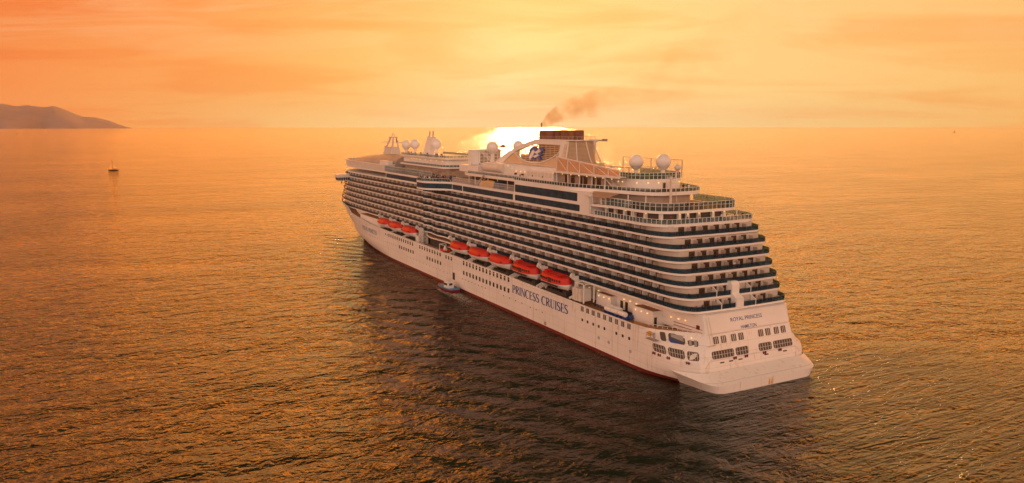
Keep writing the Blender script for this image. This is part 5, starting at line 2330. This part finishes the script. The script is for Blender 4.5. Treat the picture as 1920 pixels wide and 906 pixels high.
for (x, y, k, cn) in ((-4.5, 14.2, 5, 'red'), (-1.6, 15.9, 5, 'red'), (3.4, 15.9, 5, 'dark'), (1.5, 13.6, 3, 'white'), (6.8, 12.9, 3, 'blue'), (-11.8, 9.3, 0, 'blue'), (6.6, 10.6, 1, 'dark'), (-3.0, 14.3, 4, 'red')):
    yy = AFT[k] + 0.9
    person(cn, 'lean', x, yy, zk(k) + .25, R(180 + rng.uniform(-30, 30)), 'passenger in %s clothes leaning on the %s balcony deck at the stern' % (cn, nth[k]), 'passengers on the stern balconies')
# crowd forward: observation roof, walkway, pool deck
for i in range(26):
    x = -8.3 + rng.uniform(-.4, .3)
    y = rng.uniform(160, 204)
    cn = rng.choice(['dark', 'dark', 'blue', 'white', 'red'])
    person(cn, 'lean', x, y, 44.85, R(90 + rng.uniform(-50, 50)), 'passenger in %s clothes in the row on the observation house roof' % cn, 'passengers on the observation house roof')
for i in range(22):
    y = rng.uniform(142, 156)
    x = -22.2 + rng.uniform(0, 4.0)
    x = max(x, interp([(140, -16.6), (143, -19.5), (147, -22.3), (155, -22.0)], y))
    cn = rng.choice(['dark', 'dark', 'blue', 'white', 'red', 'tan'])
    person(cn, 'stand', x, y, zk(8) + .20, R(rng.uniform(0, 360)), 'passenger in %s clothes on the bulging glass walkway' % cn, 'passengers on the glass walkway')
for i in range(26):
    y = rng.uniform(142, 158)
    x = rng.uniform(-15.5, -9.5)
    cn = rng.choice(['dark', 'dark', 'blue', 'white', 'red', 'tan'])
    person(cn, 'stand', x, y, zk(8) + .24, R(rng.uniform(0, 360)), 'passenger in %s clothes on the pool deck behind the glass walkway' % cn, 'passengers on the pool deck')
for i in range(14):
    y = rng.uniform(158, 176)
    x = rng.uniform(-14.8, -11.0)
    cn = rng.choice(['dark', 'dark', 'blue', 'white'])
    person(cn, 'stand', x, y, zk(8) + .24, R(rng.uniform(0, 360)), 'passenger in %s clothes by the windbreak forward of the pool' % cn, 'passengers by the windbreak')
person('dark', 'stand', -13.2, 91.3, 40.875, R(90), 'lone passenger in dark clothes at the side rail below the funnel', 'passengers by the funnel')

# parasols and the covered machine on the lido
par0 = None
for i, (x, y) in enumerate([(-13.8, 150.5), (-11.8, 155.5), (-14.3, 144.5), (-11.2, 147.5), (-13.0, 160.5), (-10.5, 164)]):
    if par0 is None:
        par0 = o = empty('parasol')
        b = MB()
        b.tube([(0, 0, 0), (0, 0, 2.5)], 0.05, 8)
        b.build('pole', M['white'], o)
        b = MB()
        b.loft([[(1.5 * math.cos(a), 1.5 * math.sin(a), 2.05) for a in [2 * math.pi * q / 8 for q in range(8)]], [(0.05 * math.cos(a), 0.05 * math.sin(a), 2.6) for a in [2 * math.pi * q / 8 for q in range(8)]]], True, False, True)
        b.build('canopy', M['canvas'], o)
    else:
        o = copy_tree(par0)
    o.location = (x, y, zk(8) + .24)
    tag(o, 'pale canvas parasol among the crowd on the pool deck', 'parasol', 'parasols on the pool deck')
b = MB()
rings = []
for (y, h, w_) in ((116.5, .4, .5), (115.5, 1.5, 1.0), (112, 2.1, 1.25), (108, 2.2, 1.3), (104.8, 1.9, 1.2)):
    rings.append([(-14.6 + w_ * math.cos(a), y, zk(8) + .3 + h * math.sin(a) ** .6) for a in [math.pi * q / 10 for q in range(11)]])
b.loft(rings, closed=False)
cv = auto_smooth(fix_normals(b.build('covered_boat', M['yellow'])), 40)
tag(cv, 'long low thing under a golden cover on the lido deck below the funnel', 'covered boat')
b = MB()
b.box(-15.6, -13.6, 101.2, 104.2, zk(8) + .25, zk(8) + 2.3)
b.add([(-15.7, 101.1, zk(8) + 2.3), (-13.5, 101.1, zk(8) + 2.3), (-13.5, 104.3, zk(8) + 2.3), (-15.7, 104.3, zk(8) + 2.3), (-15.2, 101.6, zk(8) + 2.55), (-14, 101.6, zk(8) + 2.55), (-14, 103.8, zk(8) + 2.55), (-15.2, 103.8, zk(8) + 2.55)],
      [(4, 5, 6, 7), (0, 1, 5, 4), (1, 2, 6, 5), (2, 3, 7, 6), (3, 0, 4, 7)])
tag(b.build('covered_locker', M['navy']), 'square locker under a navy cover aft of the golden covered boat', 'locker')
b = MB()
for x in (-15.2, -13.8):
    b.bar((x, 119, zk(8) + .3), (x, 112.5, 41.0), 0.3, 0.5)
b.build('lido_stair', M['tan'], ship)

# ------------------------------------------------------------------ other vessels
pb = empty('pilot_boat', (-23.1, 126.0, 0.0), R(6), 'small pilot boat with red hull and blue deck alongside the ship', 'pilot boat')
b = MB()
rings = []
for z, f in ((-.4, .55), (.0, .8), (.7, .95), (1.25, 1.0)):
    pts = []
    for y, hw in ((-5.6, 1.7), (-3, 2.0), (0, 2.1), (2.4, 1.9), (4.2, 1.3), (5.4, .55), (6.0, .04)):
        pts.append((hw * f, y * (0.93 + .07 * f) + (0.3 * z if y > 4 else 0), z + (0.35 * max(0, y) / 6 if z > .5 else 0)))
    rings.append(pts + [(-x, y, z) for x, y, z in reversed(pts)])
b.loft(rings, True, True, False)
auto_smooth(fix_normals(b.build('boat_hull', M['red'], pb)), 40)
b = MB()
b.add([(x * .93, y, z - .08) for x, y, z in rings[-1]], [tuple(range(len(rings[-1])))])
b.band([(x, y) for x, y, z in rings[-1]], 0.14, 1.2, 1.6)
b.build('boat_deck', paint('blue_boat_deck', (0.10, 0.26, 0.48), 0.5), pb)
b = MB()
b.loft([[(x * f, y * f - .6, z) for x, y in ((1.2, -1.6), (1.2, 1.4), (.7, 2.0), (-.7, 2.0), (-1.2, 1.4), (-1.2, -1.6))] for z, f in ((1.2, 1), (2.1, 1), (3.1, .9), (3.25, .95), (3.35, .9))], True, True, True)
wh = b.build('wheelhouse', M['white'], pb)
b = MB()
b.box(-1.22, 1.22, -1.7, .6, 2.2, 2.95)
b.box(-.6, .6, -2.3, 1.45, 2.2, 2.95)
b.build('wheelhouse_window', M['window'], wh)
b = MB()
b.bar((0, -1, 3.3), (0, -1, 5.2), 0.1)
b.bar((-.9, -1, 4.3), (.9, -1, 4.3), 0.1)
b.box(-.5, .5, -1.3, -.7, 3.4, 3.8)
for x in (-1.5, 1.5):
    b.bar((x, -4, 1.3), (x, -4, 2.2), .06)
    b.bar((x, -4, 2.2), (x, 2, 2.3), .06)
    b.bar((x, 2, 1.4), (x, 2, 2.3), .06)
b.build('boat_mast', M['cream'], pb)
b = MB()
b.tube([(1.0, 4.9, 1.35), (0, 6.15, 1.55), (-1.0, 4.9, 1.35)], .28, 8)
b.build('bow_fender', M['orange'], pb)

sb = empty('sailing_yacht', (-111.0, 1022.0, 0), R(-YAW + 8 + 90), 'sailing yacht with two orange lit sails and a dark hull on the open water', 'yacht')
sb.rotation_euler = (0, 0, R(100))
b = MB()
rings = []
for z, f in ((-.3, .5), (.5, .9), (1.3, 1.0)):
    pts = [(hw * f, y, z) for y, hw in ((-5.8, 1.0), (-3, 1.6), (0, 1.75), (3, 1.3), (5, .6), (6.3, .03))]
    rings.append(pts + [(-x, y, z_) for x, y, z_ in reversed(pts)])
b.loft(rings, True, True, True)
fix_normals(b.build('boat_hull', paint('dark_wood_hull', (0.05, 0.022, 0.014), 0.5), sb))
b = MB()
b.loft([[(.9, -3.2, 1.3), (.9, 1.8, 1.3), (-.9, 1.8, 1.3), (-.9, -3.2, 1.3)], [(.7, -2.8, 2.1), (.6, 1.0, 1.9), (-.6, 1.0, 1.9), (-.7, -2.8, 2.1)]], True, False, True)
b.build('cabin', M['tan'], sb)
b = MB()
b.tube([(0, 1.2, 1.3), (0, 1.0, 14.6)], .22, 8, r1=.14)
b.tube([(0, 1.1, 2.4), (0, -4.6, 2.5)], .1)
b.build('mast', M['dark'], sb)
def sail(pts, name, bow_):
    bb = MB()
    (a0, b0), (a1, b1), (a2, b2) = pts
    rows = []
    for i in range(7):
        t_ = i / 6
        row = []
        for j in range(6):
            s_ = j / 5
            y = lerp(lerp(a0, a1, s_), a2, t_)
            z = lerp(lerp(b0, b1, s_), b2, t_)
            row.append((bow_ * math.sin(math.pi * s_) * (1 - t_) , y, z))
        rows.append(row)
    bb.loft(rows, closed=False)
    bb.loft([[(x + .03, y, z) for x, y, z in r_] for r_ in rows], closed=False)
    bb.build(name, M['sailcloth'], sb, smooth=True)
sail([(0.9, 2.5), (-4.4, 2.6), (0.9, 11.5)], 'mainsail', .6)
sail([(1.6, 2.2), (5.9, 1.6), (1.15, 12.0)], 'jib', .6)


def far_boat(name, x, y, L_, rz, label, cat, sail_=False):
    o = empty(name, (x, y, 0), rz, label, cat)
    b_ = MB()
    rr = []
    for z, f in ((-.3, .6), (L_ * .03, .9), (L_ * .1, 1.0)):
        pts = [(hw * L_ * f, yy * L_, z) for yy, hw in ((-.5, .09), (-.2, .12), (.2, .10), (.4, .05), (.5, .003))]
        rr.append(pts + [(-a_, c_, d_) for a_, c_, d_ in reversed(pts)])
    b_.loft(rr, True, True, True)
    fix_normals(b_.build('boat_hull', M['stack'], o))
    b_ = MB()
    if sail_:
        b_.tube([(0, 0, 0), (0, 0, L_ * 1.1)], L_ * .015, 8)
        b_.add([(0, 0, L_ * .15), (0, -.45 * L_, L_ * .15), (0, 0, L_ * 1.05), (.05, 0, L_ * .15), (.05, -.45 * L_, L_ * .15), (.05, 0, L_ * 1.05)], [(0, 1, 2), (5, 4, 3), (0, 3, 4, 1), (1, 4, 5, 2), (2, 5, 3, 0)])
        b_.build('sail', M['canvas'], o)
    else:
        b_.box(-.06 * L_, .06 * L_, -.3 * L_, .2 * L_, L_ * .1, L_ * .19)
        b_.box(-.05 * L_, .05 * L_, -.1 * L_, .12 * L_, L_ * .19, L_ * .27)
        b_.build('cabin', M['stack'], o)
        b_ = MB()
        b_.tube([(0, 0, L_ * .27), (0, 0, L_ * .45)], L_ * .012, 8)
        b_.build('mast', M['dark'], o)


far_boat('motor_yacht', 879.0, 1820.0, 27.0, R(115 + 90 + 45), 'dark motor boat in the glare on the water beyond the funnel', 'motor boat')
far_boat('distant_sailboat', 7314.0, 4605.0, 24.0, R(30), 'tiny sailing boat far off below the horizon at the far right', 'sailing boat', True)
far_boat('distant_boat', -666.0, 6997.0, 16.0, R(70), 'tiny dark boat far off in front of the hills', 'boat')

# ------------------------------------------------------------------ foam beside the pilot boat and along the hull
def foam_mat(name='foam_material', amount=0.8):
    m, t, bs = new_mat(name)
    bs.inputs['Base Color'].default_value = (0.62, 0.58, 0.52, 1)
    bs.inputs['Roughness'].default_value = 0.7
    tr = N(t, 'ShaderNodeBsdfTransparent')
    geo = N(t, 'ShaderNodeNewGeometry')
    n1 = N(t, 'ShaderNodeTexNoise')
    n1.inputs['Scale'].default_value = 0.9
    n1.inputs['Detail'].default_value = 9
    n1.inputs['Roughness'].default_value = 0.7
    n1.inputs['Distortion'].default_value = 1.2
    t.links.new(geo.outputs['Position'], n1.inputs['Vector'])
    at = N(t, 'ShaderNodeAttribute', attribute_name='foam')
    th = mathn(t, 'ADD', n1.outputs[0], mathn(t, 'MULTIPLY', at.outputs['Fac'], 0.52))
    f = ramp(t, th, [(0.68, (0, 0, 0)), (0.92, (amount,) * 3)])
    mx = N(t, 'ShaderNodeMixShader')
    t.links.new(f, mx.inputs[0])
    t.links.new(tr.outputs[0], mx.inputs[1])
    t.links.new(bs.outputs[0], mx.inputs[2])
    t.links.new(mx.outputs[0], t.nodes['Material Output'].inputs['Surface'])
    return m


M['foam'] = foam_mat()


def foam(rows, name):
    """rows of (x, y, weight); a sheet just over the water"""
    b_ = MB()
    b_.loft([[(x, y, 0.03) for x, y, w_ in r] for r in rows], closed=False)
    o = b_.build(name, M['foam'])
    at = o.data.attributes.new('foam', 'FLOAT', 'POINT')
    at.data.foreach_set('value', [w_ for r in rows for x, y, w_ in r])
    o['kind'] = 'stuff'
    return o


rows = []
for i in range(25):
    y = 134 - i * 2.0
    t_ = i / 24
    wd = 2.0 + 4.5 * t_
    c_ = -23.0 - 1.8 * t_
    row = []
    for j in range(9):
        s_ = j / 8 * 2 - 1
        row.append((c_ + s_ * (wd + 1.2), y, max(0, (1 - s_ * s_)) * (1.0 if i > 1 else .3) * (1 - t_) ** 1.1))
    rows.append(row)
foam(rows, 'foam')
rows = []
for i in range(60):
    y = 232 - i * 3.6
    row = []
    for j in range(5):
        s_ = j / 4
        x = min(-16, hull_x(y, 0)) if y < 225 else hull_x(y, 0)
        row.append((hull_x(max(y, 8), 0) + .2 - s_ * 3.0, y, (1 - s_) * (0.42 if j else .5) * (0.5 + .5 * math.sin(i * .9) ** 2)))
    rows.append(row)
foam(rows, 'hull_wash')

# ------------------------------------------------------------------ smoke from the funnel
def smoke():
    path = [(-6.2, 90, 56.2), (-4.6, 90, 58.2), (-1.4, 90, 60.4), (2.6, 89, 62.2), (9.0, 87, 63.8), (19, 80, 66.0), (29, 76, 71.0), (42, 70, 77), (58, 63, 84), (75, 56, 90)]
    rad = [0.9, 1.5, 2.4, 3.4, 4.2, 5.0, 8.0, 11.0, 13.0, 14.0]
    pd = densify(path, 4)
    rd = [r[0] for r in densify([(r, 0, 0) for r in rad], 4)]
    b_ = MB()
    rings_ = []
    for i, p in enumerate(pd):
        a_ = Vector(pd[max(i - 1, 0)])
        c_ = Vector(pd[min(i + 1, len(pd) - 1)])
        dd = (c_ - a_).normalized()
        s_ = dd.cross(Vector((0, 1, 0))).normalized()
        u_ = Vector((0, 1, 0))
        rings_.append([Vector(p) + (s_ * math.cos(2 * math.pi * k_ / 16) + u_ * math.sin(2 * math.pi * k_ / 16)) * rd[i] for k_ in range(16)])
    b_.loft(rings_, True, True, True)
    o = fix_normals(b_.build('smoke', None))
    o.data.materials.clear()
    m = bpy.data.materials.new('funnel_smoke')
    m.use_nodes = True
    t = m.node_tree
    t.nodes.clear()
    out = N(t, 'ShaderNodeOutputMaterial')
    pv = N(t, 'ShaderNodeVolumePrincipled')
    pv.inputs['Color'].default_value = (0.66, 0.34, 0.07, 1)
    pv.inputs['Anisotropy'].default_value = 0.5
    geo = N(t, 'ShaderNodeNewGeometry')
    n1 = N(t, 'ShaderNodeTexNoise')
    n1.inputs['Scale'].default_value = 0.16
    n1.inputs['Detail'].default_value = 5
    n1.inputs['Roughness'].default_value = 0.6
    t.links.new(geo.outputs['Position'], n1.inputs['Vector'])
    f = ramp(t, n1.outputs[0], [(0.40, (0, 0, 0)), (0.66, (1, 1, 1))])
    sp = N(t, 'ShaderNodeSeparateXYZ')
    t.links.new(geo.outputs['Position'], sp.inputs[0])
    fall = ramp(t, mathn(t, 'DIVIDE', mathn(t, 'ADD', sp.outputs[0], 7.0), 80.0, clamp=True), [(0.0, (.9,) * 3), (0.10, (0.55,) * 3), (0.21, (.34,) * 3), (0.27, (.06,) * 3), (0.6, (.022,) * 3), (1.0, (0, 0, 0))])
    t.links.new(mathn(t, 'MULTIPLY', mathn(t, 'MULTIPLY', f, fall), 0.55), pv.inputs['Density'])
    t.links.new(pv.outputs[0], out.inputs['Volume'])
    o.data.materials.append(m)
    o['kind'] = 'stuff'


smoke()

# ------------------------------------------------------------------ the air: one even body of warm haze
hz = MB()
HS = 39000.0
hz.box(-HS, HS, -HS, HS, -6.0, 1150.0)
hzo = hz.build('haze', None)
hzo.data.materials.clear()
hm = bpy.data.materials.new('haze_air')
hm.use_nodes = True
ht = hm.node_tree
ht.nodes.clear()
ho = N(ht, 'ShaderNodeOutputMaterial')
hv = N(ht, 'ShaderNodeVolumePrincipled')
hv.inputs['Color'].default_value = (1.0, 0.80, 0.62, 1)
hv.inputs['Density'].default_value = 0.9e-5
hv.inputs['Anisotropy'].default_value = 0.1
ht.links.new(hv.outputs[0], ho.inputs['Volume'])
hzo.data.materials.append(hm)
hzo['kind'] = 'stuff'
